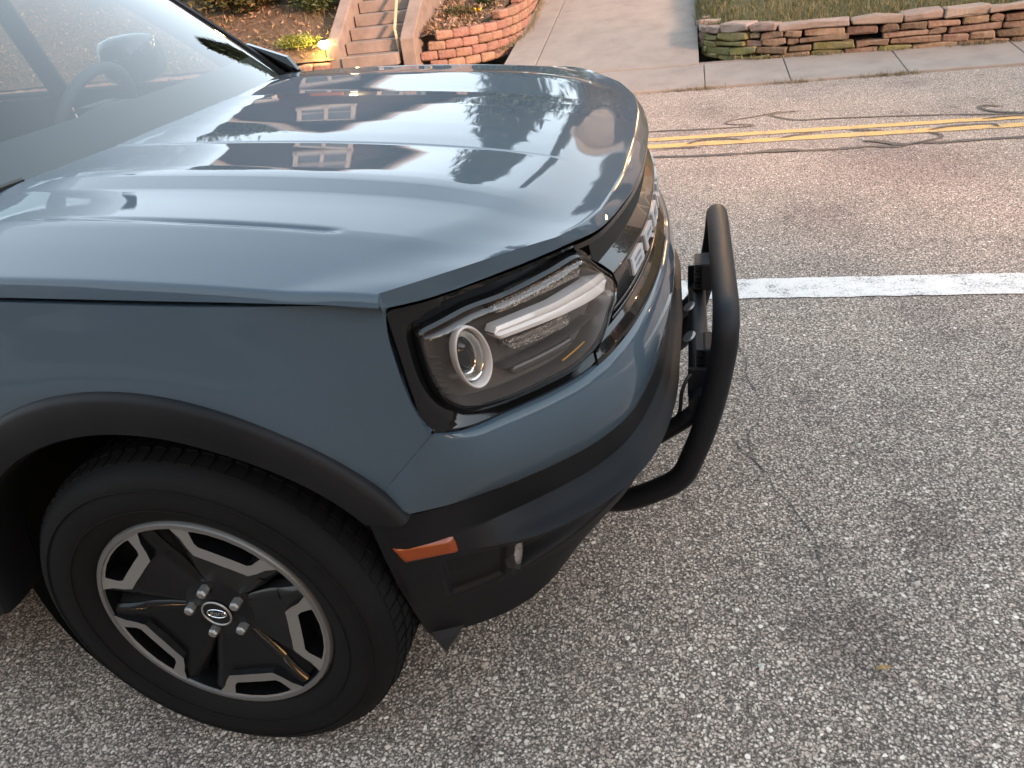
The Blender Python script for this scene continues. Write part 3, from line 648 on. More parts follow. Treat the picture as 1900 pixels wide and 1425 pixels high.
fender(-1, car); fender(1, car)

# --- wheel arch cladding
def flare(s, x0, a0, a1, full=True, parent=car):
    G = []
    for a in np.linspace(a0, a1, 70):
        d = math.degrees(a); front = sstep(75, 28, d)
        yo = .936-.026*front; ro = .497-.006*front; ri = .424+.004*front
        prof = [(ro+.001, body_y(ro*math.cos(a), .355+ro*math.sin(a))-.012), (ro+.002, yo-.014), (ro-.002, yo-.006), (ro-.010, yo-.001), (ro-.035, yo+.001), (ri+.022, yo+.002), (ri+.006, yo-.001), (ri+.001, yo-.010), (ri, yo-.03), (ri+.008, yo-.11)]
        G.append([(x0+r_*math.cos(a), y_*s, max(.355+r_*math.sin(a), .606) if (full and d < 60) else .355+r_*math.sin(a)) for r_, y_ in prof])
    V, F = grid(G, flip=(s < 0)); return mesh('wheel_arch_trim', V, F, clad, parent, True, 35)
for s in (-1, 1): flare(s, 0, R(31), R(180))
for s in (-1, 1):
    G = [[(.435*math.cos(a), s*y, .355+.435*math.sin(a)) for y in (.86, .60, .35)] for a in np.linspace(R(34), R(215), 40)]
    mb = MB().grid(G); 
    mb.build('wheel_arch_liner', void, car, True)

# --- painted bumper: from B down to the paint edge Cc
Cc = np.array([(.800, 0, .58), (.796, .19, .575), (.778, .38, .575), (.745, .53, .578), (.695, .63, .583), (.640, .70, .588), (.565, .778, .596), (.487, .845, .604), (.41, .892, .612)])
Cf = fine(Cc); rowsP = []
for k, w_ in enumerate(np.linspace(0, 1, 26)):
    p = Bf*(1-w_)+Cf*w_; bul = .016*math.sin(math.pi*min(1, w_*1.0))**.8+(.006 if w_ > .02 else 0)-.006*w_
    d = np.gradient(Af, axis=0); n = np.stack([d[:, 1], -d[:, 0], 0*d[:, 0]], -1); n /= np.linalg.norm(n, axis=1)[:, None]
    fade = 1-sstep(130, 160, np.arange(NT)); p = p+n*(bul*(fade*.9+.1))[:, None]; rowsP.append(p)
P = np.array(rowsP)
sB = np.array([(x, z) for x, z in cr([(.4795, .7585), (.447, .722), (.411, .682), (.381, .650)], 26)])
last = np.array([(x, body_y(x, z)-.0005, z) for x, z in sB])
base = P[:, -1]; cols_ = [P]
for q in (.35, .7, 1.0):
    m_ = base*(1-q)+last*q; m_[:, 1] = np.maximum(m_[:, 1], 0); cols_.append(m_[:, None, :])
P = np.concatenate(cols_, 1)
top_in = P[0].copy(); top_in[:, 0] -= .02*np.linspace(1, .3, P.shape[1]); top_in[:, 1] -= .012*np.linspace(0, 1, P.shape[1])
P = np.concatenate([top_in[None], P], 0)
V, F = grid(both(P), flip=True); mesh('painted_bumper', V, F, paint, car, True, 45)

# --- lower bumper cladding
lv = [np.array([(a[0]-.004, a[1]-.002, a[2]-.004) for a in Cc]),
      np.array([(.806, 0, .535), (.802, .19, .535), (.785, .38, .535), (.745, .53, .528), (.694, .625, .528), (.637, .694, .529), (.559, .768, .530), (.485, .832, .535), (.405, .884, .552)]),
      np.array([(.826, 0, .515), (.822, .19, .515), (.815, .38, .512), (.786, .54, .508), (.738, .648, .504), (.675, .724, .500), (.586, .794, .497), (.492, .837, .495), (.40, .877, .50)]),
      np.array([(.826, 0, .45), (.822, .19, .45), (.803, .38, .45), (.765, .52, .45), (.712, .62, .445), (.652, .69, .44), (.57, .762, .435), (.483, .815, .43), (.395, .862, .43)]),
      np.array([(.800, 0, .38), (.795, .19, .38), (.772, .37, .38), (.728, .505, .37), (.672, .60, .36), (.618, .665, .352), (.545, .725, .345), (.468, .775, .335), (.385, .822, .33)]),
      np.array([(.765, 0, .315), (.760, .19, .315), (.735, .35, .31), (.688, .48, .30), (.640, .575, .292), (.578, .655, .248), (.520, .703, .224), (.450, .742, .213), (.375, .780, .215)]),
      np.array([(.72, 0, .30), (.715, .19, .30), (.69, .33, .295), (.65, .45, .285), (.60, .54, .275), (.55, .61, .235), (.49, .66, .212), (.42, .70, .205), (.355, .73, .205)])]
lend = [(.352, .893, .603), (.357, .889, .55), (.360, .882, .50), (.363, .868, .43), (.364, .835, .33), (.360, .792, .228), (.345, .73, .212)]
lv = [np.vstack([a, [e_]]) for a, e_ in zip(lv, lend)]
NL = 541
lvf = [fine(a, NL) for a in lv]
stack = []; wv = [0, 1, 2, 3, 4, 5, 6]
for i in range(6):
    nseg = (8, 14, 34, 34, 14, 3)[i]
    for k in range(nseg): t = k/nseg; stack.append((i+t, lvf[i]*(1-t)+lvf[i+1]*t))
stack.append((6, lvf[6]))
P = np.array([s_[1] for s_ in stack]); lev = np.array([s_[0] for s_ in stack]); tt = np.linspace(0, 9, NL)
d = np.gradient(lvf[3], axis=0); nn = np.stack([d[:, 1], -d[:, 0], 0*d[:, 0]], -1); nn /= np.linalg.norm(nn, axis=1)[:, None]
LV, TT = np.meshgrid(lev, tt, indexing='ij')
# fog lamp channel: a wedge running forward from the lamp, and a shallow box behind it
def inb(v, a, b_, e): return sstep(a-e, a+e, v)*(1-sstep(b_-e, b_+e, v))
cen = 3.0; topb = np.interp(TT, [3.3, 6.2], [3.1, 2.35]); botb = np.interp(TT, [3.3, 6.2], [3.2, 3.95])
chan = sstep(-.02, .30, np.minimum(LV-topb, botb-LV))*(1-sstep(6.18, 6.24, TT))*sstep(3.2, 4.0, TT)
depth = -.050*chan*np.interp(TT, [3.3, 6.2], [.15, 1])
boxd = -.012*inb(TT, 6.42, 7.45, .06)*inb(LV, 2.30, 3.75, .10)
shelf = .010*inb(LV, 1.8, 2.15, .25)*(1-sstep(5.5, 7.0, TT))
disp = depth+boxd+shelf
P = P+nn[None]*disp[..., None]
for q, (dx, dy) in enumerate(((-.004, -.003), (-.004, -.03), (-.004, -.12))):
    e = P[:, -1].copy()
    e[:, 0] += dx; e[:, 1] += dy; P = np.concatenate([P, e[:, None]], 1)
V, F = grid(both(P), flip=True); mesh('lower_bumper', V, F, clad, car, True, 38)
# dark filler joining arch trim and bumper behind the wheel gap
for s in (-1, 1):
    G = [[(x, s*y, z) for y in (.80, .5)] for x, z in ((.35, .26), (.36, .40), (.36, .55), (.37, .66))]
    MB().grid(G).build('wheel_arch_liner', void, car)
    # air deflector tip in front of the tyre
    q = [(.359, .786, .245), (.376, .798, .215), (.393, .803, .193), (.412, .778, .213), (.436, .745, .236), (.40, .75, .25)]
    V = [(x, s*y, z) for x, y, z in q]+[(x-.012, s*(y-.012), z) for x, y, z in q]
    mesh('air_deflector', V, [(0, 1, 2, 3, 4, 5), (11, 10, 9, 8, 7, 6)]+[(i, 6+i, 6+(i+1) % 6, (i+1) % 6) for i in range(6)], clad, car)
# under tray
MB().box((-.2, 0, .29), (1.25, 1.0, .03)).build('under_tray', void, car)
# side marker + fog lamps
def sgrid(n0, n1, fn, name, m, parent, s=-1, smooth=True):
    G = np.array([[fn(a, b_) for b_ in np.linspace(0, 1, n1)] for a in np.linspace(0, 1, n0)]); V, F = grid(side(G, s), flip=s > 0); return mesh(name, V, F, m, parent, smooth)
def LP(t, l, off=0): # point on lower cladding
    i = min(int(l), 5); k = l-i; a = lvf[i]*(1-k)+lvf[i+1]*k; q_ = t/9*(NL-1); j = min(int(q_), NL-2); q_ -= j; return a[j]*(1-q_)+a[j+1]*q_+nn[j]*off
for s in (-1, 1):
    q = [(.373, .8885, .541), (.470, .8505, .532), (.476, .8445, .498), (.389, .8815, .500)]
    q = [np.array(v) for v in q]
    def fn(a, b_):
        p = (q[0]*(1-a)+q[1]*a)*(1-b_)+(q[3]*(1-a)+q[2]*a)*b_; e = min(1, min(a, 1-a)*14, min(b_, 1-b_)*7); return p+np.array([.25, 1, 0])*(-.004+.009*math.sqrt(max(e, 0)))
    mk = sgrid(18, 10, fn, 'side_marker', amber, car, s)
    # bulb glow seen inside is only the lens relief
    for k in range(5):
        a = .15+.17*k; p0 = fn(a, .2); p1 = fn(a+.02, .8); MB().tube([tuple(side(p0, s)), tuple(side(p1, s))], .0018, 5).build('lens_rib', amber, mk) if False else None
    c0 = LP(6.16, 3.05, -.020); fl_ = empty('fog_lamp'); fl_.parent = car; 
    dirv = np.array([.93, .12, 0]); dirv /= np.linalg.norm(dirv); uu_ = np.array([0, 0, 1.0]); vv = np.cross(uu_, dirv)
    def disc(r0, r1, z0, n=24): return np.array([[c0+dirv*z_+(uu_*1.25*math.cos(a)+vv*math.sin(a)*.72)*rr*1.35 for a in np.linspace(0, 2*math.pi, n, endpoint=False)] for rr, z_ in ((r0, 0), (r0, z0), (r1, z0+.004), (r1*.5, z0+.008), (.0005, z0+.009))])
    G = side(disc(.023, .0215, .004), s); mesh('lamp_lens', *grid(G, closev=True), reflm, fl_, True)
    G = side(np.array([[c0+dirv*z_+(uu_*1.25*math.cos(a)+vv*math.sin(a)*.72)*rr*1.35 for a in np.linspace(0, 2*math.pi, 24, endpoint=False)] for rr, z_ in ((.028, -.01), (.028, .006), (.0235, .008), (.0225, .0))]), s)
    mesh('lamp_rim', *grid(G, closev=True), seal, fl_, True)

# --- grille (between the lamps) and black lamp surround
def gprof(w):
    return np.interp(w, [0, .03, .05, .085, .10, .12, .30, .315, .44, .455, .68, .70, .72, .82, .84, .88, .97, 1.0], [-.035, -.035, -.006, -.005, -.014, -.038, -.036, -.030, -.006, -.005, -.005, -.012, -.038, -.038, -.016, -.010, .000, .000])
ws = np.array(sorted(set(list(np.linspace(0, 1, 40))+[.03, .05, .085, .10, .12, .30, .315, .44, .455, .68, .70, .72, .82, .84, .88, .97])))
def tend(w_): return np.interp(w_, [0, .12, .2, .3, .42, .55, .65, .75, .84, .90, 1], [3.75, 3.62, 3.30, 3.0, 2.74, 2.64, 2.74, 3.0, 3.35, 3.6, 3.75])
G = np.array([[FP(t*tend(w_), w_, gprof(w_)) for t in np.linspace(0, 1, 90)] for w_ in ws])
G = G.reshape(len(ws), 90, 3); V, F = grid(both(G), flip=True); grl = mesh('grille', V, F, gloss, car, True, 30)
# mesh texture in the upper opening: real small slats
mb = MB()
for k in range(9):
    w_ = .135+.018*k; mb.tube([tuple(FP(t, w_, -.024)) for t in np.linspace(0, 3.0, 24)], .0014, 4); mb.tube([tuple(side(FP(t, w_, -.024), -1)) for t in np.linspace(0, 3.0, 24)], .0014, 4)
for t in np.linspace(.0, 3.0, 110):
    for s in (-1, 1): mb.tube([tuple(side(FP(t, .125, -.024), s)), tuple(side(FP(t, .29, -.020), s))], .0011, 4)
o = mb.build('grille_mesh', seal, grl); o['kind'] = 'stuff'
# lower slot bars
for w_, of in ((.735, -.012), (.79, -.012)):
    MB().tube([tuple(side(FP(t, w_, of), -1)) for t in np.linspace(2.9, 0, 40)]+[tuple(FP(t, w_, of)) for t in np.linspace(0, 2.9, 40)], .0035, 6).build('grille_bar', gloss, grl, True)
# letters
def letter(ch, t0, t1, w0, w1):
    """block letter from strokes in a unit box, laid onto the grille bar"""
    T = .2
    S_ = {'B': [[(0, 0), (T, 0), (T, 1), (0, 1)], [(T, .8), (.85, .8), (1, .9), (.9, 1), (T, 1)], [(T, .41), (.9, .41), (.9, .59), (T, .59)], [(T, 0), (.9, 0), (1, .1), (.85, .2), (T, .2)], [(.8, .2), (1, .1), (1, .45), (.8, .41)], [(.8, .59), (.98, .55), (1, .9), (.8, .8)]],
          'R': [[(0, 0), (T, 0), (T, 1), (0, 1)], [(T, .8), (.85, .8), (1, .9), (.9, 1), (T, 1)], [(T, .38), (.9, .38), (.95, .56), (T, .56)], [(.8, .56), (.98, .5), (1, .9), (.8, .8)], [(.45, .38), (.75, 0), (1, 0), (.7, .38)]],
          'O': [[(0, .1), (T, .2), (T, .8), (0, .9)], [(.8, .2), (1, .1), (1, .9), (.8, .8)], [(0, .9), (T, .8), (.8, .8), (1, .9), (.9, 1), (.1, 1)], [(.1, 0), (.9, 0), (1, .1), (.8, .2), (T, .2), (0, .1)]],
          'N': [[(0, 0), (T, 0), (T, 1), (0, 1)], [(.8, 0), (1, 0), (1, 1), (.8, 1)], [(T, 1), (T, .68), (.8, 0), (.8, .32)]],
          'C': [[(0, .1), (T, .2), (T, .8), (0, .9)], [(0, .9), (T, .8), (1, .8), (1, .95), (.95, 1), (.1, 1)], [(.1, 0), (.95, 0), (1, .05), (1, .2), (T, .2), (0, .1)], [(.8, .65), (1, .65), (1, .8), (.8, .8)], [(.8, .2), (1, .2), (1, .35), (.8, .35)]]}[ch]
    mb = MB()
    for poly in S_:
        top, bot = [], []
        for (a, h) in poly:
            tv = t0+(t1-t0)*a; wv_ = w1+(w0-w1)*h; s = -1 if tv < 0 else 1
            top.append(side(FP(abs(tv), wv_, -.0005), s)); bot.append(side(FP(abs(tv), wv_, -.0045), s))
        n = len(poly); mb.add(top+bot, [tuple(range(n)), tuple(range(2*n-1, n-1, -1))]+[(i, n+i, n+(i+1) % n, (i+1) % n) for i in range(n)])
    o = mb.build('letter', silverw, grl); bm = bmesh.new(); bm.from_mesh(o.data); bmesh.ops.recalc_face_normals(bm, faces=bm.faces[:]); bm.to_mesh(o.data); bm.free(); return o
for i, ch in enumerate('BRONCO'):
    t0 = -2.10+.70*i; letter(ch, t0, t0+.53, .49, .645)

# --- headlamp
lens_tw = [(7.2, .24), (7.38, .27), (7.42, .35), (7.43, .46), (7.40, .59), (7.22, .73), (6.85, .82), (6.4, .86), (5.85, .885), (5.15, .885), (4.6, .885), (4.15, .875), (3.65, .84), (3.3, .77), (3.10, .69), (2.88, .62), (2.80, .55), (2.84, .48), (2.92, .42), (3.2, .30), (3.45, .20), (3.62, .155), (3.8, .145), (4.2, .16), (4.75, .175), (5.45, .195), (6.1, .195), (6.6, .21)]
LT = cr(lens_tw, 140, closed=True)
cenT = np.array([5.1, .53])
def ring(scale_t, add, off):
    """closed curve around the lens outline, grown outward by add (metres-ish), offset off"""
    Q = LT.copy(); tg = np.roll(Q, -1, 0)-np.roll(Q, 1, 0); met = np.array([.095, .21]); tm = tg*met; nrm = np.stack([tm[:, 1], -tm[:, 0]], -1); nrm /= np.linalg.norm(nrm, axis=1)[:, None]
    c_ = (Q-cenT)*met; sg = np.sign((nrm*c_).sum(1)).mean(); nrm *= np.sign(sg); Q = Q+nrm*add/met
    Q = (Q-cenT)*scale_t+cenT; return Q, off
def tw3(Q, off): return FP(np.clip(Q[:, 0], 0, 8), np.clip(Q[:, 1], -.02, 1.04), np.full(len(Q), off))
def outer_box():
    c_ = LT-cenT; o = []
    t0, t1, w0, w1 = 2.3, 8.0, .045, .995
    for a, b_ in c_:
        k = min([(t1-cenT[0])/a if a > 0 else 1e9, (t0-cenT[0])/a if a < 0 else 1e9, (w1-cenT[1])/b_ if b_ > 0 else 1e9, (w0-cenT[1])/b_ if b_ < 0 else 1e9])
        o.append(cenT+np.array([a, b_])*k)
    o = np.array(o); o[:, 0] = np.maximum(o[:, 0], [tend(w_)-.01 for w_ in o[:, 1]]); return o
OB = outer_box()
def lamp(s):
    hl = empty('headlight'); hl.parent = car
    # surround: loft from panel edge to the lamp seal
    loops = [tw3(OB, -.030), tw3(OB, -.006), tw3(OB*.7+ring(1, .012, 0)[0]*.3, -.005), tw3(OB*.25+ring(1, .016, 0)[0]*.75, -.009), tw3(ring(1, .012, 0)[0], -.016), tw3(ring(1, .008, 0)[0], -.004), tw3(ring(1, .003, 0)[0], .000), tw3(ring(1, .0005, 0)[0], -.004), tw3(ring(1, 0, 0)[0], -.018)]
    G = side(np.array(loops), s); mesh('lamp_surround', *grid(G, closev=True, flip=s < 0), gloss, car, True, 35)
    # lens: bulging clear cover
    G = []
    for k, (sc, of) in enumerate([(1.0, -.006), (.985, .003), (.95, .0075), (.88, .0095), (.75, .011), (.55, .012), (.3, .0125), (.02, .0125)]): G.append(tw3((LT-cenT)*sc+cenT, of))
    mesh('lens', *grid(side(np.array(G), s), closev=True, flip=s < 0), lensg, hl, True)
    # housing: recessed bowl with steps
    G = []
    for sc, of in [(.995, -.008), (.97, -.014), (.93, -.030), (.90, -.040), (.6, -.046), (.3, -.046), (.02, -.046)]: G.append(tw3((LT-cenT)*sc+cenT, of))
    mesh('housing', *grid(side(np.array(G), s), closev=True, flip=s < 0), housing, hl, True, 35)
    def strip(name, t_, wc, hw, off0, off1, m, endround=True, n=40):
        G = []
        for i, t in enumerate(np.linspace(0, 1, n)):
            tv = t_[0]+(t_[1]-t_[0])*t; w_ = np.interp(t, np.linspace(0, 1, len(wc)), wc); h_ = np.interp(t, np.linspace(0, 1, len(hw)), hw)
            if endround: h_ *= math.sqrt(max(.02, 1-max(0, abs(2*t-1)-.93)**2/.07**2))
            G.append([FP(tv, w_-h_, max(off0, off1-.008) if 'amber' in name else off0), FP(tv, w_-h_*.92, off1-.002), FP(tv, w_-h_*.4, off1), FP(tv, w_, off1-.0035), FP(tv, w_+h_*.4, off1), FP(tv, w_+h_*.92, off1-.002), FP(tv, w_+h_, off0)])
        G = np.array(G).reshape(n, 7, 3); return mesh(name, *grid(side(G, s), flip=s > 0), m, hl, True, 50)
    strip('daytime_light_guide', (5.75, 2.98), [.415, .42, .43, .43, .425], [.050, .056, .060, .075, .085], -.030, -.004, drlm)
    strip('upper_reflector', (5.55, 3.45), [.27, .255, .245], [.042, .050, .062], -.040, -.018, reflm)
    strip('lower_reflector', (5.5, 4.0), [.55, .56, .56], [.042, .048, .050], -.040, -.016, reflm)
    strip('lower_ridge', (5.7, 3.3), [.70, .69, .66], [.012, .012, .012], -.042, -.016, housing)
    strip('lower_panel', (5.5, 3.9), [.77, .765], [.032, .03], -.042, -.028, housing)
    strip('amber_strip', (4.45, 3.75), [.835, .80], [.006, .005], -.017, -.0155, mat('amber reflector', (.8, .45, .08), .3, metal=.4))
    # projector: oval ring, bright inner cylinder and lens
    pc = np.array([6.30, .515])
    def oval(rt, rw, off, n=48): a = np.linspace(0, 2*np.pi, n, endpoint=False); return FP(np.clip(pc[0]+rt*np.cos(a), 0, 8), pc[1]+rw*np.sin(a), np.full(n, off))
    G = np.array([oval(.385, .226, -.020), oval(.395, .232, -.012), oval(.393, .231, -.007), oval(.378, .221, -.005), oval(.362, .209, -.007), oval(.355, .203, -.026)])
    mesh('projector_ring', *grid(side(G, s), closev=True, flip=s < 0), drlm, hl, True)
    G = np.array([oval(.33, .185, -.020), oval(.30, .170, -.024), oval(.29, .165, -.021), oval(.275, .155, -.027), oval(.27, .152, -.023), oval(.255, .145, -.029), oval(.25, .14, -.025), oval(.235, .13, -.037)])
    mesh('projector_bezel', *grid(side(G, s), closev=True, flip=s < 0), chrome, hl, True)
    G = np.array([oval(.24, .135, -.036), oval(.20, .11, -.026), oval(.12, .065, -.021), oval(.004, .002, -.020)])
    mesh('projector_lens', *grid(side(G, s), closev=True, flip=s < 0), gloss, hl, True)
    # ribs on the outer end
    for k in range(7):
        w_ = .42+.045*k; MB().tube([tuple(side(FP(7.32, w_, -.006), s)), tuple(side(FP(7.12, w_+.005, -.004), s))], .0022, 6).build('rib', seal, hl)
lamp(-1); lamp(1)
# added black sheet standing in for the shade behind the panel gaps
G = np.array([[FP(t, w_, -.065) for t in np.linspace(0, 8, 50)] for w_ in (-.15, .5, 1.1)]).reshape(3, 50, 3)
mesh('panel_gap_backing', *grid(both(G), flip=True), void, car)
G = np.array([[(.40, .86, .99), (.44, .80, .99)], [(.40, .87, .74), (.44, .80, .74)]])
for s in (-1, 1):
    # flat black filler between fender edge and lamp surround
    zz = np.linspace(0, 1, 20); E_ = np.array([(np.interp(z_, [0, 1], [0, 1])) for z_ in zz])
    fx = cr([(.450, .966), (.4455, .935), (.446, .905), (.453, .851), (.463, .806), (.476, .768), (.485, .757)], 20)
    G = np.array([[(x-.004, body_y(x, z)-.006, z) for x, z in fx], [(x-.004, body_y(x, z)-.03, z) for x, z in fx], list(FP(np.full(20, 7.96), np.linspace(.03, 1.0, 20), np.full(20, -.016)))])
    mesh('lamp_surround_edge', *grid(side(G, s), flip=s > 0), gloss, car, True, 30)

# --- wheels
def make_wheel(s):
    """wheel centred at the origin, outer face toward -y"""
    wh = empty('wheel'); wh.parent = car
    n = 96
    prof = [(.222, .012), (.231, .004), (.238, -.002), (.252, -.010), (.275, -.0175), (.300, -.019), (.322, -.014), (.334, -.006), (.341, .004), (.3465, .012), (.3485, .02), (.350, .035), (.351, .05), (.3515, .065), (.3445, .067), (.3445, .075), (.352, .077), (.353, .11), (.3455, .112), (.3455, .122), (.353, .124), (.352, .158), (.345, .160), (.345, .168), (.351, .170), (.348, .205), (.335, .222), (.30, .23), (.23, .22)]
    P = np.array([[(rr*math.cos(a), yy, rr*math.sin(a)) for a in np.linspace(0, 2*math.pi, n, endpoint=False)] for rr, yy in prof])
    mesh('tyre', *grid(P, closev=True, flip=True), rubber, wh, True, 40)
    mb = MB()   # shoulder tread blocks
    for k in range(76):
        a = 2*math.pi*k/76
        for (r0, r1, y0, y1, ha) in ((.3445, .3535, .013, .040, .030), (.349, .3565, .042, .064, .030), (.35, .357, .078, .092, .028), (.35, .357, .094, .109, .028), (.35, .357, .126, .156, .028)):
            q = a+(y0*2.2 if y0 > .03 else 0); V = []
            for yy, rt in ((y0, -.004 if y0 < .03 else 0), (y1, 0)):
                for rr in (r0-.012, r1+rt):
                    for da in (-ha, ha): V.append((rr*math.cos(q+da), yy, rr*math.sin(q+da)))
            mb.add(V, [(0, 1, 3, 2), (4, 6, 7, 5), (2, 3, 7, 6), (0, 2, 6, 4), (1, 5, 7, 3), (0, 4, 5, 1)])
    o = mb.build('tread_blocks', rubber, wh); o['kind'] = 'stuff'
    for kk, (r0, hh) in enumerate(((.312, .0016), (.268, .0012))):
        MB().tube([(r0*math.cos(a), -.0185 if kk == 0 else -.0165, r0*math.sin(a)) for a in np.linspace(0, 2*math.pi, 72, endpoint=False)], hh, 5, closed=True).build('sidewall_ridge', rubber, wh, True)
    # rim: dark dish + machined flange + five machined brackets
    rim = empty('rim'); rim.parent = wh
    prof = [(.231, .012), (.229, .001), (.226, -.003), (.218, -.003), (.2165, .004)]
    P = np.array([[(rr*math.cos(a), yy, rr*math.sin(a)) for a in np.linspace(0, 2*math.pi, n, endpoint=False)] for rr, yy in prof])
    mesh('rim_flange', *grid(P, closev=True, flip=True), alloyf, rim, True, 40)
    prof = [(.2165, .002), (.214, .03), (.208, .10), (.20, .19), (.0, .195)]
    P = np.array([[(rr*math.cos(a), yy, rr*math.sin(a)) for a in np.linspace(0, 2*math.pi, n, endpoint=False)] for rr, yy in prof])
    mesh('rim_barrel', *grid(P, closev=True, flip=True), alloyd, rim, True, 40)
    P = np.array([[(rr*math.cos(a), yy, rr*math.sin(a)) for a in np.linspace(0, 2*math.pi, 48, endpoint=False)] for rr, yy in ((.15, .10), (.15, .092), (.07, .09), (.06, .06), (.01, .06))])
    mesh('brake_disc', *grid(P, closev=True, flip=True), steel, rim, True, 40)
    hub_y = .040
    prof = [(.080, .055), (.076, .034), (.070, .026), (.055, .022), (.038, .018), (.034, .016), (.0, .016)]
    P = np.array([[(rr*math.cos(a), yy, rr*math.sin(a)) for a in np.linspace(0, 2*math.pi, 48, endpoint=False)] for rr, yy in prof])
    mesh('hub', *grid(P, closev=True, flip=True), alloyd, rim, True, 30)
    P = np.array([[(rr*math.cos(a)*1, yy, rr*math.sin(a)) for a in np.linspace(0, 2*math.pi, 32, endpoint=False)] for rr, yy in ((.031, .020), (.031, .013), (.028, .0115), (.027, .0135), (.0, .0125))])
    cap = mesh('centre_cap', *grid(P, closev=True, flip=True), alloyd, rim, True, 30)
    for kk in range(5):
        a0 = R(66+72*kk)
        def pt(rad, ang, y): return (rad*math.cos(a0+ang), y, rad*math.sin(a0+ang))
        # machined bracket: outer outline minus window
        def loopy(pts, y): return [pt(rr, R(aa), y) for rr, aa in pts]
        out = [(.2175, -27), (.2175, -20), (.2175, -10), (.2175, 0), (.2175, 10), (.2175, 20), (.2175, 27), (.196, 23.5), (.175, 21.5), (.158, 18.5), (.152, 8), (.150, 0), (.152, -8), (.158, -18.5), (.175, -21.5), (.196, -23.5)]
        inn = [(.2115, -18), (.2125, -15), (.213, -8), (.213, 0), (.213, 8), (.2125, 15), (.2115, 18), (.198, 17.3), (.186, 16.5), (.178, 14.5), (.174, 6), (.173, 0), (.174, -6), (.178, -14.5), (.186, -16.5), (.198, -17.3)]
        o0, o1 = loopy(out, .030), loopy(out, -.001); i1, i0 = loopy(inn, .0005), loopy(inn, .045)
        P = np.array([o0, o1, i1, i0]); m_ = len(out)
        V, F = grid(P, closev=True, flip=False); o = mesh('bracket', V, F, alloy, rim); o.data.materials.append(alloyd)
        for i, pl_ in enumerate(o.data.polygons): pl_.material_index = 0 if m_ <= i < 2*m_ else 1
        bm = bmesh.new(); bm.from_mesh(o.data); bmesh.ops.recalc_face_normals(bm, faces=bm.faces[:]); bm.to_mesh(o.data); bm.free()
        mesh('bracket_floor', loopy(inn, .044), [tuple(range(m_))], alloyd, rim)
        # dark spoke web from hub to bracket and to flange, with a groove between brackets
        G = [[pt(rr, R(hw*q), y+.010*float(sstep(.86, 1.0, abs(q)))*min(1, rr/.12)) for q in np.linspace(-1, 1, 15)] for rr, hw, y in ((.045, 36, .028), (.065, 35.5, .026), (.10, 35, .021), (.135, 33.5, .016), (.152, 32.5, .013))]
        mesh('spoke', *grid(np.array(G), flip=False), alloyd, rim, True)
        for sg in (-1, 1):
            G = [[pt(rr, R(sg*(ai+(ao-ai)*q)), y+.010*float(sstep(.7, 1.0, q))) for q in np.linspace(0, 1, 6)] for rr, ai, ao, y in ((.150, 10, 32.5, .013), (.165, 19.5, 31.5, .011), (.19, 20.5, 31, .007), (.214, 22, 31, .005))]
            mesh('spoke_wing', *grid(np.array(G)), alloyd, rim, True)
        b0 = a0+R(36)
        def pt2(rad, ang, y): return (rad*math.cos(b0+ang), y, rad*math.sin(b0+ang))
        for sg in (-1, 1):
            G = []
            for rr, ho, hi, yo, yi in ((.075, 3, 1, .040, .048), (.11, 4.5, 1.5, .034, .046), (.15, 6, 2.5, .028, .042), (.19, 6.5, 3, .022, .038), (.212, 7, 3, .02, .036)):
                G.append([pt2(rr, R(sg*ho), yo), pt2(rr, R(sg*(ho*.5+hi*.5)), yo*.8+yi*.2), pt2(rr, R(sg*hi), yi)])
            mesh('spoke_rib', *grid(np.array(G)), rubber, rim, True)
        # lug nut
        la = b0; cx_, cz_ = .054*math.cos(la), .054*math.sin(la)
        P = np.array([[(cx_+rr*math.cos(a), yy, cz_+rr*math.sin(a)) for a in np.linspace(0, 2*math.pi, 6, endpoint=False)] for rr, yy in ((.0100, .040), (.0100, .008), (.0078, .004), (.0, .003))])
        bevel(mesh('lug_nut', *grid(P, closev=True, flip=True), alloy, rim), .0008)
    G = np.array([[(.0215*math.cos(a)*k, y, .0215*.52*math.sin(a)*k) for a in np.linspace(0, 2*math.pi, 32, endpoint=False)] for k, y in ((.98, .0125), (.95, .0110), (.88, .0110), (.85, .0125))])
    G2 = np.array([[(rr*math.cos(a), y, rr*math.sin(a)) for a in np.linspace(0, 2*math.pi, 40, endpoint=False)] for rr, y in ((.0305, .0135), (.0300, .0105), (.0275, .0100), (.0268, .0125))])
    mesh('cap_ring', *grid(G2, closev=True, flip=True), alloy, rim, True)
    mesh('emblem', *grid(G, closev=True), chrome, rim, True)
    tcu = bpy.data.curves.new('txt', 'FONT'); tcu.body = 'Ford'; tcu.size = .017; tcu.extrude = .0006; tcu.align_x = 'CENTER'; tcu.align_y = 'CENTER'; tcu.shear = .35
    to = bpy.data.objects.new('tmp', tcu); C.objects.link(to); dg = bpy.context.evaluated_depsgraph_get(); me = bpy.data.meshes.new_from_object(to.evaluated_get(dg)); bpy.data.objects.remove(to)
    me.materials.clear(); me.materials.append(chrome); e_ = link(bpy.data.objects.new('emblem_script', me), rim); e_.location = (0, .0115, 0); e_.rotation_euler = (R(90), R(-8), 0)
    return wh
w0 = make_wheel(-1); w0.location = (0, -.905, .355)
for (x, s) in ((0, 1), (-2.53, -1), (-2.53, 1)):
    def cp(o, par):
        c_ = o.copy(); C.objects.link(c_); c_.parent = par
        for ch in list(o.children): cp(ch, c_)
        return c_
    w1 = cp(w0, car); w1.location = (x, s*.905, .355); w1.rotation_euler = (0, 0, 0 if s < 0 else math.pi)

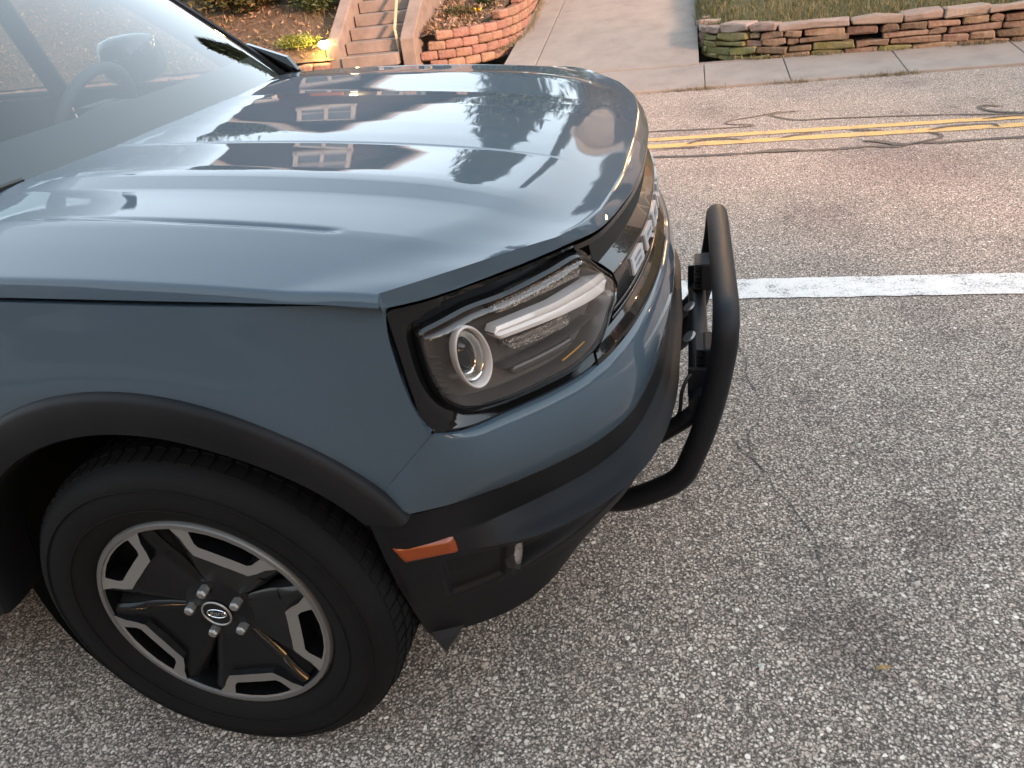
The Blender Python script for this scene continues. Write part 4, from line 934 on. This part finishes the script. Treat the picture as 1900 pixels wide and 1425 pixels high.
# --- bull bar
bb = empty('bull_bar'); bb.parent = car
hb = [(.60, .30, .175), (.70, .32, .190), (.787, .335, .240), (.836, .34, .283), (.862, .34, .347), (.884, .34, .418), (.903, .34, .505), (.917, .34, .60), (.920, .335, .645), (.921, .31, .668), (.922, .26, .676), (.922, .14, .678)]
hoop = cr([(x, -y, z) for x, y, z in hb]+[(.922, 0, .678)]+hb[::-1], per=6)
MB().tube([tuple(p) for p in hoop], .0268, 20).build('hoop', powder, bb, True, 60)
cr_bar = [(.872, y, .462) for y in np.linspace(-.325, .325, 12)]
MB().tube(cr_bar, .024, 18).build('cross_tube', powder, bb, True, 60)
mb = MB()
for y in (-.04, .13):
    P = [( .872-.018+.012*math.sin(a), y+.022*math.cos(a), .480+.009*math.sin(a)) for a in np.linspace(0, 2*math.pi, 16, endpoint=False)]
    V = P+[(p[0]-.006, p[1], p[2]+.002) for p in P]; mb.add(V, [tuple(range(15, -1, -1)), tuple(range(16, 32))]+[(i, (i+1) % 16, 16+(i+1) % 16, 16+i) for i in range(16)])
mb.build('slot_tab', alloy, bb)
for s in (-1, 1):
    # arm to the chassis
    MB().tube([(.875, s*.30, .44), (.84, s*.29, .40), (.77, s*.28, .34), (.64, s*.28, .32)], .02, 12).build('mount_arm', powder, bb, True)
    V = []
    mb = MB().box((.882, s*.285, .495), (.07, .008, .075)); bevel(mb.build('gusset', powder, bb), .004)
    pod = empty('led_pod'); pod.parent = bb
    bevel(MB().box((.905, s*.235, .535), (.052, .09, .075)).build('pod_body', powder, pod), .005)
    MB().box((.9325, s*.235, .535), (.003, .070, .068)).build('pod_lens', mat('pod lens', (.25, .25, .26), .1, coat=1), pod)
    mb = MB()
    for k in range(7): mb.box((.873, s*.235, .502+.011*k), (.018, .08, .004))
    mb.build('cooling_fins', powder, pod)
    bevel(MB().box((.885, s*.235, .49), (.05, .03, .008)).build('pod_bracket', powder, pod), .002)
MB().tube([tuple(p) for p in cr([(.90, -.24, .51), (.875, -.26, .515), (.850, -.29, .515), (.835, -.30, .48), (.831, -.29, .43), (.818, -.27, .378), (.798, -.25, .345), (.76, -.25, .335)], per=8)], .0042, 8).build('cable', seal, bb, True)

# --- cowl, windscreen, pillars and cabin
G = []
for i, k in enumerate(np.linspace(0, 1, 3)):
    G.append([(rear_x(abs(y))+.02-.11*k, y, 1.052-.006*k) for y in np.linspace(-.84, .84, 30)])
MB().grid(G).build('cowl', interior, car, True)
def ws_pt(v, y_):  # v 0 bottom .. 1 top, y_ -1..1
    yb, yt = .80, .615; y = y_*(yb+(yt-yb)*v); bow = .075*abs(y_)**2.2+.055*max(0, abs(y_)-.86)/.14*.8
    return (-.385-bow-.675*v-.02*math.sin(math.pi*v)*0, y, 1.062+.555*v+.022*math.sin(math.pi*v)+.035*v*(1-abs(y_)**2))
G = [[ws_pt(v, y_) for y_ in np.linspace(-1, 1, 61)] for v in np.linspace(0, 1, 24)]
mesh('windshield', *grid(np.array(G)), windg, car, True)
G = [[(np.array(ws_pt(v, y_))+np.array([-.006, 0, -.006])) for y_ in np.linspace(-1, 1, 61)] for v in np.linspace(0, .11, 4)]
mesh('windshield_frit', *grid(np.array(G)), seal, car, True)
for s in (-1, 1):
    G = []
    for v in np.linspace(-.02, 1, 16):
        p = np.array(ws_pt(v, s)); G.append([p+np.array(q)*np.array([1, s, 1]) for q in ((.012, -.004, .004), (.012, .008, .006), (.0, .022, .004), (-.05, .034, -.01), (-.09, .036, -.04), (-.09, -.02, -.05), (-.02, -.02, -.02))])
    mesh('a_pillar', *grid(np.array(G), closev=True), clad, car, True, 40)
    # black sail at the foot of the pillar and door mirror
    V = [(-.42, s*.80, 1.06), (-.47, s*.895, 1.03), (-.66, s*.91, 1.045), (-.60, s*.83, 1.15), (-.46, s*.82, 1.10)]
    mesh('mirror_sail', V+[(a, b_-s*.02, c_) for a, b_, c_ in V], [(0, 1, 2, 3, 4), (9, 8, 7, 6, 5)]+[(i, 5+i, 5+(i+1) % 5, (i+1) % 5) for i in range(5)], gloss, car)
    mir = MB(); n = 16
    P = []
    for x, k in ((-1.13, .02), (-1.12, .8), (-1.15, 1.0), (-1.21, 1.02), (-1.25, .95), (-1.255, .9)):
        P.append([(x, s*(1.02+.12*k*np.sign(math.cos(a))*abs(math.cos(a))**.6), 1.12+.085*k*np.sign(math.sin(a))*abs(math.sin(a))**.6) for a in np.linspace(0, 2*math.pi, n, endpoint=False)])
    if s > 0: mir.grid(P, closev=True).tube([(-1.17, s*.90, 1.04), (-1.18, s*.96, 1.06)], .03, 8).build('door_mirror', gloss, car, True)
# roof, doors, glass, rear
hw = .615
rt = lambda y_: ws_pt(1, y_)
G = [[(rt(q)[0]*(1-k)+(-3.05)*k, q*(hw+.02*math.sin(math.pi*k)), rt(q)[2]+.03*math.sin(math.pi*k)-.05*k**3) for q in np.linspace(-1, 1, 21)] for k in np.linspace(0, 1, 16)]
mesh('roof', *grid(np.array(G)), paint, car, True)
for s in (-1, 1):
    def body(x0, x1, name, zb=.36):
        G = [[(x, s*float(np.interp(z, [.36, .5, .75, .95, 1.02], [.885, .905, .912, .905, .88])), z) for z in np.linspace(zb, 1.03+.012*0, 12)] for x in np.linspace(x0, x1, 8)]
        return mesh(name, *grid(np.array(G), flip=s < 0), paint, car, True)
    d1 = body(-.605, -1.42, 'front_door'); d2 = body(-1.428, -2.06, 'rear_door'); body(-2.068, -3.35, 'rear_quarter', .62)
    for d_, x in ((d1, -1.30), (d2, -1.95)):
        bevel(MB().box((x, s*.93, .93), (.18, .025, .03)).build('door_handle', clad, d_), .006)
    MB().box((-1.25, s*.90, .31), (1.36, .05, .13)).build('rocker_trim', clad, car)
    flare(s, -2.53, R(-15), R(195), False)
    for x0, x1, tx0, tx1 in ((-.62, -1.40, -1.10, -1.42), (-1.47, -2.10, -1.47, -2.12), (-2.18, -3.0, -2.18, -2.9)):
        G = [[((x0*(1-a)+x1*a)*(1-v)+(tx0*(1-a)+tx1*a)*v, s*(.885*(1-v)+.645*v), 1.035+.565*v) for v in np.linspace(0, 1, 5)] for a in np.linspace(0, 1, 5)]
        mesh('side_window', *grid(np.array(G)), sideg, car, True)
    for x in (-1.435, -2.14, -3.03): MB().tube([(x, s*.885, 1.03), (x, s*.76, 1.34), (x, s*.64, 1.62)], .035, 8).build('pillar', clad, car, True)
    MB().tube([(-.60, s*.885, 1.035), (-1.4, s*.885, 1.04), (-3.3, s*.88, 1.06)], .012, 6).build('belt_trim', clad, car)
    MB().tube([(-1.08, s*.635, 1.62), (-2.0, s*.645, 1.655), (-3.0, s*.625, 1.60)], .022, 8).build('roof_side_trim', clad, car, True)
G = [[(-3.38+.33*max(0, (z-1.0))/.6, y, z) for z in (.40, .7, 1.0, 1.3, 1.6)] for y in np.linspace(-.88, .88, 7)]
mesh('tailgate', *grid(np.array(G)), paint, car, True)
bevel(MB().box((-3.40, 0, .50), (.16, 1.72, .24)).build('rear_bumper', clad, car), .03, 3)
# interior
G = [[(-.42-.40*k-.03, y, 1.045-.02*k+.045*math.exp(-((y-.36)/.22)**2)*k) for y in np.linspace(-.76, .76, 25)] for k in np.linspace(0, 1, 6)]
G.append([(-.87, y, .90) for y in np.linspace(-.76, .76, 25)]); G.append([(-.86, y, .55) for y in np.linspace(-.76, .76, 25)])
mesh('dashboard', *grid(np.array(G)), interior, car, True, 40)
st = [(-.90+.075*math.sin(a), .36+.175*math.cos(a), 1.01+.155*math.sin(a)) for a in np.linspace(0, 2*math.pi, 40, endpoint=False)]
sw_ = MB().tube(st, .016, 10, closed=True).build('steering_wheel', interior, car, True)
MB().box((-.875, .36, 1.02), (.05, .13, .10)).box((-.88, .36, .97), (.02, .30, .03)).build('steering_hub', interior, sw_)
for y in (-.36, .36):
    se = MB()
    prof = [(-1.72, .62, .24), (-1.66, .85, .25), (-1.70, 1.10, .235), (-1.74, 1.26, .17), (-1.75, 1.30, .10)]
    G = [[(x+dx, y+hw_*q, z) for q, dx in ((-1, 0), (-.7, .07), (0, .05), (.7, .07), (1, 0), (.8, -.09), (0, -.11), (-.8, -.09))] for x, z, hw_ in prof]
    s1 = se.grid(G, closev=True).build('seat', seatm, car, True)
    bevel(MB().box((-1.42, y, .60), (.52, .48, .14)).build('seat_cushion', seatm, s1), .04, 3)
    bevel(MB().box((-1.73, y, 1.42), (.10, .26, .17)).build('headrest', seatm, s1), .035, 3)
MB().box((-2.0, 0, .5), (2.6, 1.6, .04)).build('cabin_floor', void, car)
MB().box((-2.6, 0, .85), (.25, 1.3, .7)).build('rear_seat', seatm, car)
MB().box((-.93, 0, 1.46), (.03, .24, .07)).tube([(-.93, 0, 1.49), (-.90, 0, 1.56)], .01, 6).build('rear_view_mirror', interior, car)
MB().box((-.51, .02, 1.068), (.045, .05, .006), .5).build('parking_tag', mat('white tag', (.8, .8, .8), .5), car)
# small black wiper blade lying along the foot of the windscreen
MB().tube([(-.43, -.72, 1.062), (-.41, -.60, 1.068), (-.405, -.50, 1.066)], .007, 6).build('wiper', seal, car)

# ------------------------------------------------------------------ debris on the road
peb = noisy('pale pebble', [(.45, .42, .38), (.6, .57, .52)], 30, .8, objrand=.2)
for (x, y, k, lb) in ((.255, -1.03, .011, 'largest pale pebble on the asphalt just below the front tyre'), (.165, -1.10, .010, 'pale pebble at the bottom edge below the front tyre'), (.42, -1.055, .006, 'tiny pale pebble on the asphalt below the side marker'), (1.245, .50, .008, 'pale pebble on the road right of the bull bar light'), (1.0, -.62, .009, 'pale pebble on the road below the bull bar foot'), (1.33, .19, .008, 'pale pebble on the open road right of the thin crack'), (1.36, -.35, .009, 'pale pebble at the right side of the road above the fallen leaf'), (.70, -.93, .008, 'pale pebble at the bottom of the road in the middle')):
    o = rock('pebble', (x, y, k*.4), (k*1.6, k*1.1, k), rng.uniform(0, 3), peb, None, .25); tag(o, lb, 'pebble', 'loose pebbles on the asphalt')
V = [(0, 0, .004), (.012, .006, .010), (.022, 0, .006), (.013, -.008, .012), (.030, .003, .012)]
o = mesh('fallen_leaf', V, [(0, 3, 1), (3, 2, 1), (1, 2, 4)], mat('dry leaf', (.32, .19, .07), .7)); o.location = (1.225, -.60, .001); tag(o, 'tiny curled tan leaf lying on the road in the lower right', 'leaf')

# ------------------------------------------------------------------ the street around (seen in the paint and glass)
def siding(name, c0, c1, scale):
    m = mat(name, c0, .75); b = m.node_tree.nodes['Principled BSDF']; tc = N(m, 'ShaderNodeTexCoord'); wv = N(m, 'ShaderNodeTexWave', i_Scale=scale); wv.bands_direction = 'Z'; wv.wave_profile = 'SAW'
    L(m, tc.outputs['Object'], wv.inputs[0]); L(m, ramp(m, wv.outputs['Fac'], [(0, c0), (.9, c1), (1, tuple(.4*x for x in c0))]), b.inputs['Base Color']); return m
brickm = noisy('house brick', [(.045, .028, .026), (.07, .042, .038)], 30, .9)
sidm = siding('grey siding', (.16, .155, .15), (.20, .195, .19), 1.3); sidw = siding('cream siding', (.30, .27, .24), (.35, .32, .28), 1.3); slatem = siding('slate siding', (.010, .015, .026), (.016, .023, .036), 1.3)
roofm = noisy('roof shingles', [(.05, .048, .05), (.09, .085, .085)], 12, .9)
trim = mat('white trim', (.30, .30, .30), .6); wing = mat('window glass', (.03, .035, .04), .05, coat=1)
litw = mat('lit window', (.9, .6, .3), .5, emis=(1, .55, .2), es=6); porch = mat('porch lamp', (1, .7, .4), .5, emis=(1, .6, .25), es=30)
def house(name, x, y, z, wd, dp, h, rise, wall, label, face=-1, lit=(), porchlamp=True, group=None):
    e = tag(empty(name, (x, y, z)), label, 'house', group); e.rotation_euler = (0, 0, 0 if face < 0 else math.pi)
    V = [(-wd/2, 0, 0), (wd/2, 0, 0), (wd/2, dp, 0), (-wd/2, dp, 0), (-wd/2, 0, h), (wd/2, 0, h), (wd/2, dp, h), (-wd/2, dp, h), (0, 0, h+rise), (0, dp, h+rise)]
    mesh('wall', V, [(0, 1, 5, 8, 4), (1, 2, 6, 5), (2, 3, 7, 9, 6), (3, 0, 4, 7)], wall, e)
    ov = .45; k = rise/(wd/2); rf = MB()
    for s in (-1, 1):
        a = (s*(wd/2+ov), -ov, h-ov*k); b_ = (0, -ov, h+rise); 
        V = [a, b_, (0, dp+ov, h+rise), (s*(wd/2+ov), dp+ov, h-ov*k)]; V2 = [(p[0], p[1], p[2]+.16) for p in V]
        rf.add(V+V2, [(0, 1, 2, 3), (7, 6, 5, 4), (0, 4, 5, 1), (1, 5, 6, 2), (2, 6, 7, 3), (3, 7, 4, 0)])
    rf.build('roof', roofm, e)
    for s in (-1, 1):
        MB().tube([(s*(wd/2+ov), -ov-.03, h-ov*k+.05), (0, -ov-.03, h+rise+.05)], .13, 4).build('rake_board', trim, e)
    def win(wx, wz, ww, wh_, m=wing):
        fr = MB()
        for (cx_, cz_, sx, sz) in ((wx, wz+wh_/2, ww+.2, .12), (wx, wz-wh_/2, ww+.2, .12), (wx-ww/2, wz, .12, wh_), (wx+ww/2, wz, .12, wh_), (wx, wz, .10, wh_), (wx, wz, ww, .06)): fr.box((cx_, -.05, cz_), (sx, .1, sz))
        f_ = fr.build('window', trim, e); MB().box((wx, -.01, wz), (ww, .03, wh_)).build('pane', m, f_)
    i = 0
    for wz in ([1.7, 4.4] if h > 4.4 else [1.7]):
        for wx in (-wd*.28, wd*.28):
            win(wx, wz, 1.3, 1.4, litw if i in lit else wing); i += 1
    win(0, h+rise*.38, 1.7, .9, litw if 9 in lit else wing)
    MB().box((0, -.02, 1.05), (1.0, .06, 2.1)).build('door', mat('door paint', (.12, .05, .04), .4), e)
    if porchlamp:
        MB().box((.85, -.10, 2.1), (.16, .14, .26)).build('porch_lamp', porch, e)
    return e
G1 = 1.3
house('house', -8.2, 18.5, 1.5, 8.0, 9, 3.0, 2.5, slatem, 'dark slate sided house with white gable trim across the road, second from the left', lit=())
house('house', -16.5, 19.0, 1.7, 7.6, 9, 2.8, 2.3, slatem, 'dark slate sided house furthest left across the road')
house('house', 5.2, 19.5, 1.8, 8.0, 9, 4.6, 2.2, sidm, 'grey sided house with lit windows across the road up the driveway', lit=(0, 2, 3))
house('house', 15.5, 20, 1.8, 8.0, 9, 4.4, 2.2, sidw, 'cream sided house furthest right across the road')
def tree(name, x, y, z, h, rad, n, m, label, conifer=False, leaf=.28):
    e = tag(empty(name, (x, y, z)), label, 'tree')
    MB().tube([(0, 0, -.3), (.08, .05, h*.4), (0, 0, h*.85)], [h*.028, h*.02, h*.006], 8).build('trunk', bark, e, True)
    if conifer:
        t = rng.uniform(0, 1, n)**.8; lay = np.floor(t*22)/22+rng.normal(0, .006, n); a = np.floor(rng.uniform(0, 9, n))/9*2*np.pi+lay*40+rng.normal(0, .16, n); rr = rad*(1-lay)*rng.uniform(.1, 1, n)*(1+.25*np.sin(a*3+lay*60))
        p = np.stack([rr*np.cos(a), rr*np.sin(a), h*(.10+.9*lay)-rr*.25], -1); leaves('crown', p, leaf, m, e, elong=2.2)
    else:
        cl = rng.normal(size=(26, 3)); cl /= np.linalg.norm(cl, axis=1)[:, None]; cl *= rng.uniform(.4, .85, 26)[:, None]
        k = rng.integers(0, 26, n); p = (cl[k]+rng.normal(0, .17, (n, 3)))*np.array([rad, rad, h*.34])+np.array([0, 0, h*.66]); leaves('crown', p, leaf, m, e)
        mb = MB()
        for c_ in cl[:12]: q = c_*np.array([rad, rad, h*.34])+np.array([0, 0, h*.66]); mb.tube([(0, 0, h*.3), tuple(q*.5+np.array([0, 0, h*.2])), tuple(q)], [h*.012, h*.007, h*.002], 5)
        mb.build('limb', bark, e, True)
    return e
tree('spruce_tree', -2.2, 17.5, 1.5, 7.4, 2.3, 16000, sprucem, 'tall dark spruce between the slate house and the grey house', True, .16)
tree('spruce_tree', .6, 24, 2.2, 8.5, 2.4, 9000, sprucem, 'second dark spruce further up behind the driveway', True, .2)
for i, (x, y, h, rd) in enumerate(((24, 13, 8, 3), (33, 10, 9, 3.4), (44, 12, 9, 3.6), (55, 7, 10, 4), (62, -3, 10, 4.2), (60, -14, 10, 4), (70, 3, 11, 4.5), (50, -9, 8, 3))):
    tree('street_tree', x, y, .2, h, rd, 3500, treem, 'leafy tree '+('beyond the far kerb, nearest', 'beyond the far kerb, second along', 'beyond the far kerb, third along', 'at the bend of the street', 'closing the end of the street', 'behind the camera side houses far down the street', 'rising highest at the end of the street', 'on the camera side kerb far down the street')[i], leaf=.35)
house('house', 27, 19.5, 1.2, 8.5, 9, 4.6, 2.2, brickm, 'dark brick house far down the opposite side')
house('house', 39, 19, .9, 8.5, 9, 4.6, 2.2, sidm, 'grey sided house far down the opposite side')
V = []; F = []
for j in range(21):
    for i in range(13):
        V.append((60+10*i, -120+12*j, -.5+14*(1-math.exp(-i*.35))+1.5*math.sin(j*1.1+i)))
for j in range(20):
    for i in range(12): a = j*13+i; F.append((a, a+1, a+14, a+13))
mesh('far_hill', V, F, lawnm, smooth=True)['kind'] = 'structure'
tree('garden_tree', -12.6, 21, 1.9, 6.2, 2.4, 9000, treem, 'leafy tree filling the gap between the two slate houses')
tree('garden_tree', 10.4, 22, 2, 7, 2.6, 7000, treem, 'leafy tree between the grey house and the cream house')
# camera side of the street
sheet('near_sidewalk', [(-60, -6.2), (60, -6.2), (60, -4.35), (-60, -4.35)], .10, conc, kind='structure')
MB().box((0, -4.28, .05), (120, .14, .14)).build('kerb', concd)['kind'] = 'structure'
sheet('near_lawn', [(-60, -40), (60, -40), (60, -6.22), (-60, -6.22)], .08, lawnm, kind='structure')
for i, (x, wall, wd, lb) in enumerate(((-14, sidw, 9, 'cream sided house on the camera side, furthest left'), (-4, brickm, 8.6, 'dark brick house on the camera side behind the viewer'), (6.5, sidm, 9, 'grey sided house on the camera side with a lit porch'), (17, brickm, 9.5, 'dark brick house on the camera side to the right'), (28, sidw, 9, 'cream sided house on the camera side, far right'), (40, sidm, 9, 'grey sided house on the camera side, furthest right'))):
    house('house', x, -11.5-(i % 2)*.8, .1, wd, 9, 4.9, 2.3, wall, lb, face=1, lit=(1,) if i in (2, 3) else ())
tree('garden_tree', 11.8, -9.5, .1, 8, 2.8, 8000, treem, 'leafy tree between two houses on the camera side, right')
tree('garden_tree', 1.2, -10, .1, 6.5, 2.0, 7000, treem, 'slender leafy tree between houses on the camera side')
tree('garden_tree', 22.5, -10, .1, 8, 2.8, 6000, treem, 'leafy tree at the far right on the camera side')
# overhead wires and poles
for x in (-14, 16):
    e = tag(empty('utility_pole', (x, -5.4, .1)), 'wooden utility pole on the camera side, '+('left' if x < 0 else 'right'), 'utility pole')
    MB().tube([(0, 0, 0), (0, 0, 9)], [.15, .10], 10).build('pole', bark, e, True); MB().box((0, 0, 8.3), (.1, 2.0, .12)).build('crossarm', bark, e)
for k, y in enumerate((-6.2, -5.4, -4.6)):
    w_ = MB().tube([(x, y, 8.45-1.0*(1-((x-1)/15)**2)) for x in np.linspace(-14, 16, 30)], .012, 5).build('overhead_wire', seal)
    tag(w_, ('rear', 'middle', 'front')[k]+'most of the three overhead wires strung between the poles', 'wire', 'overhead wires')
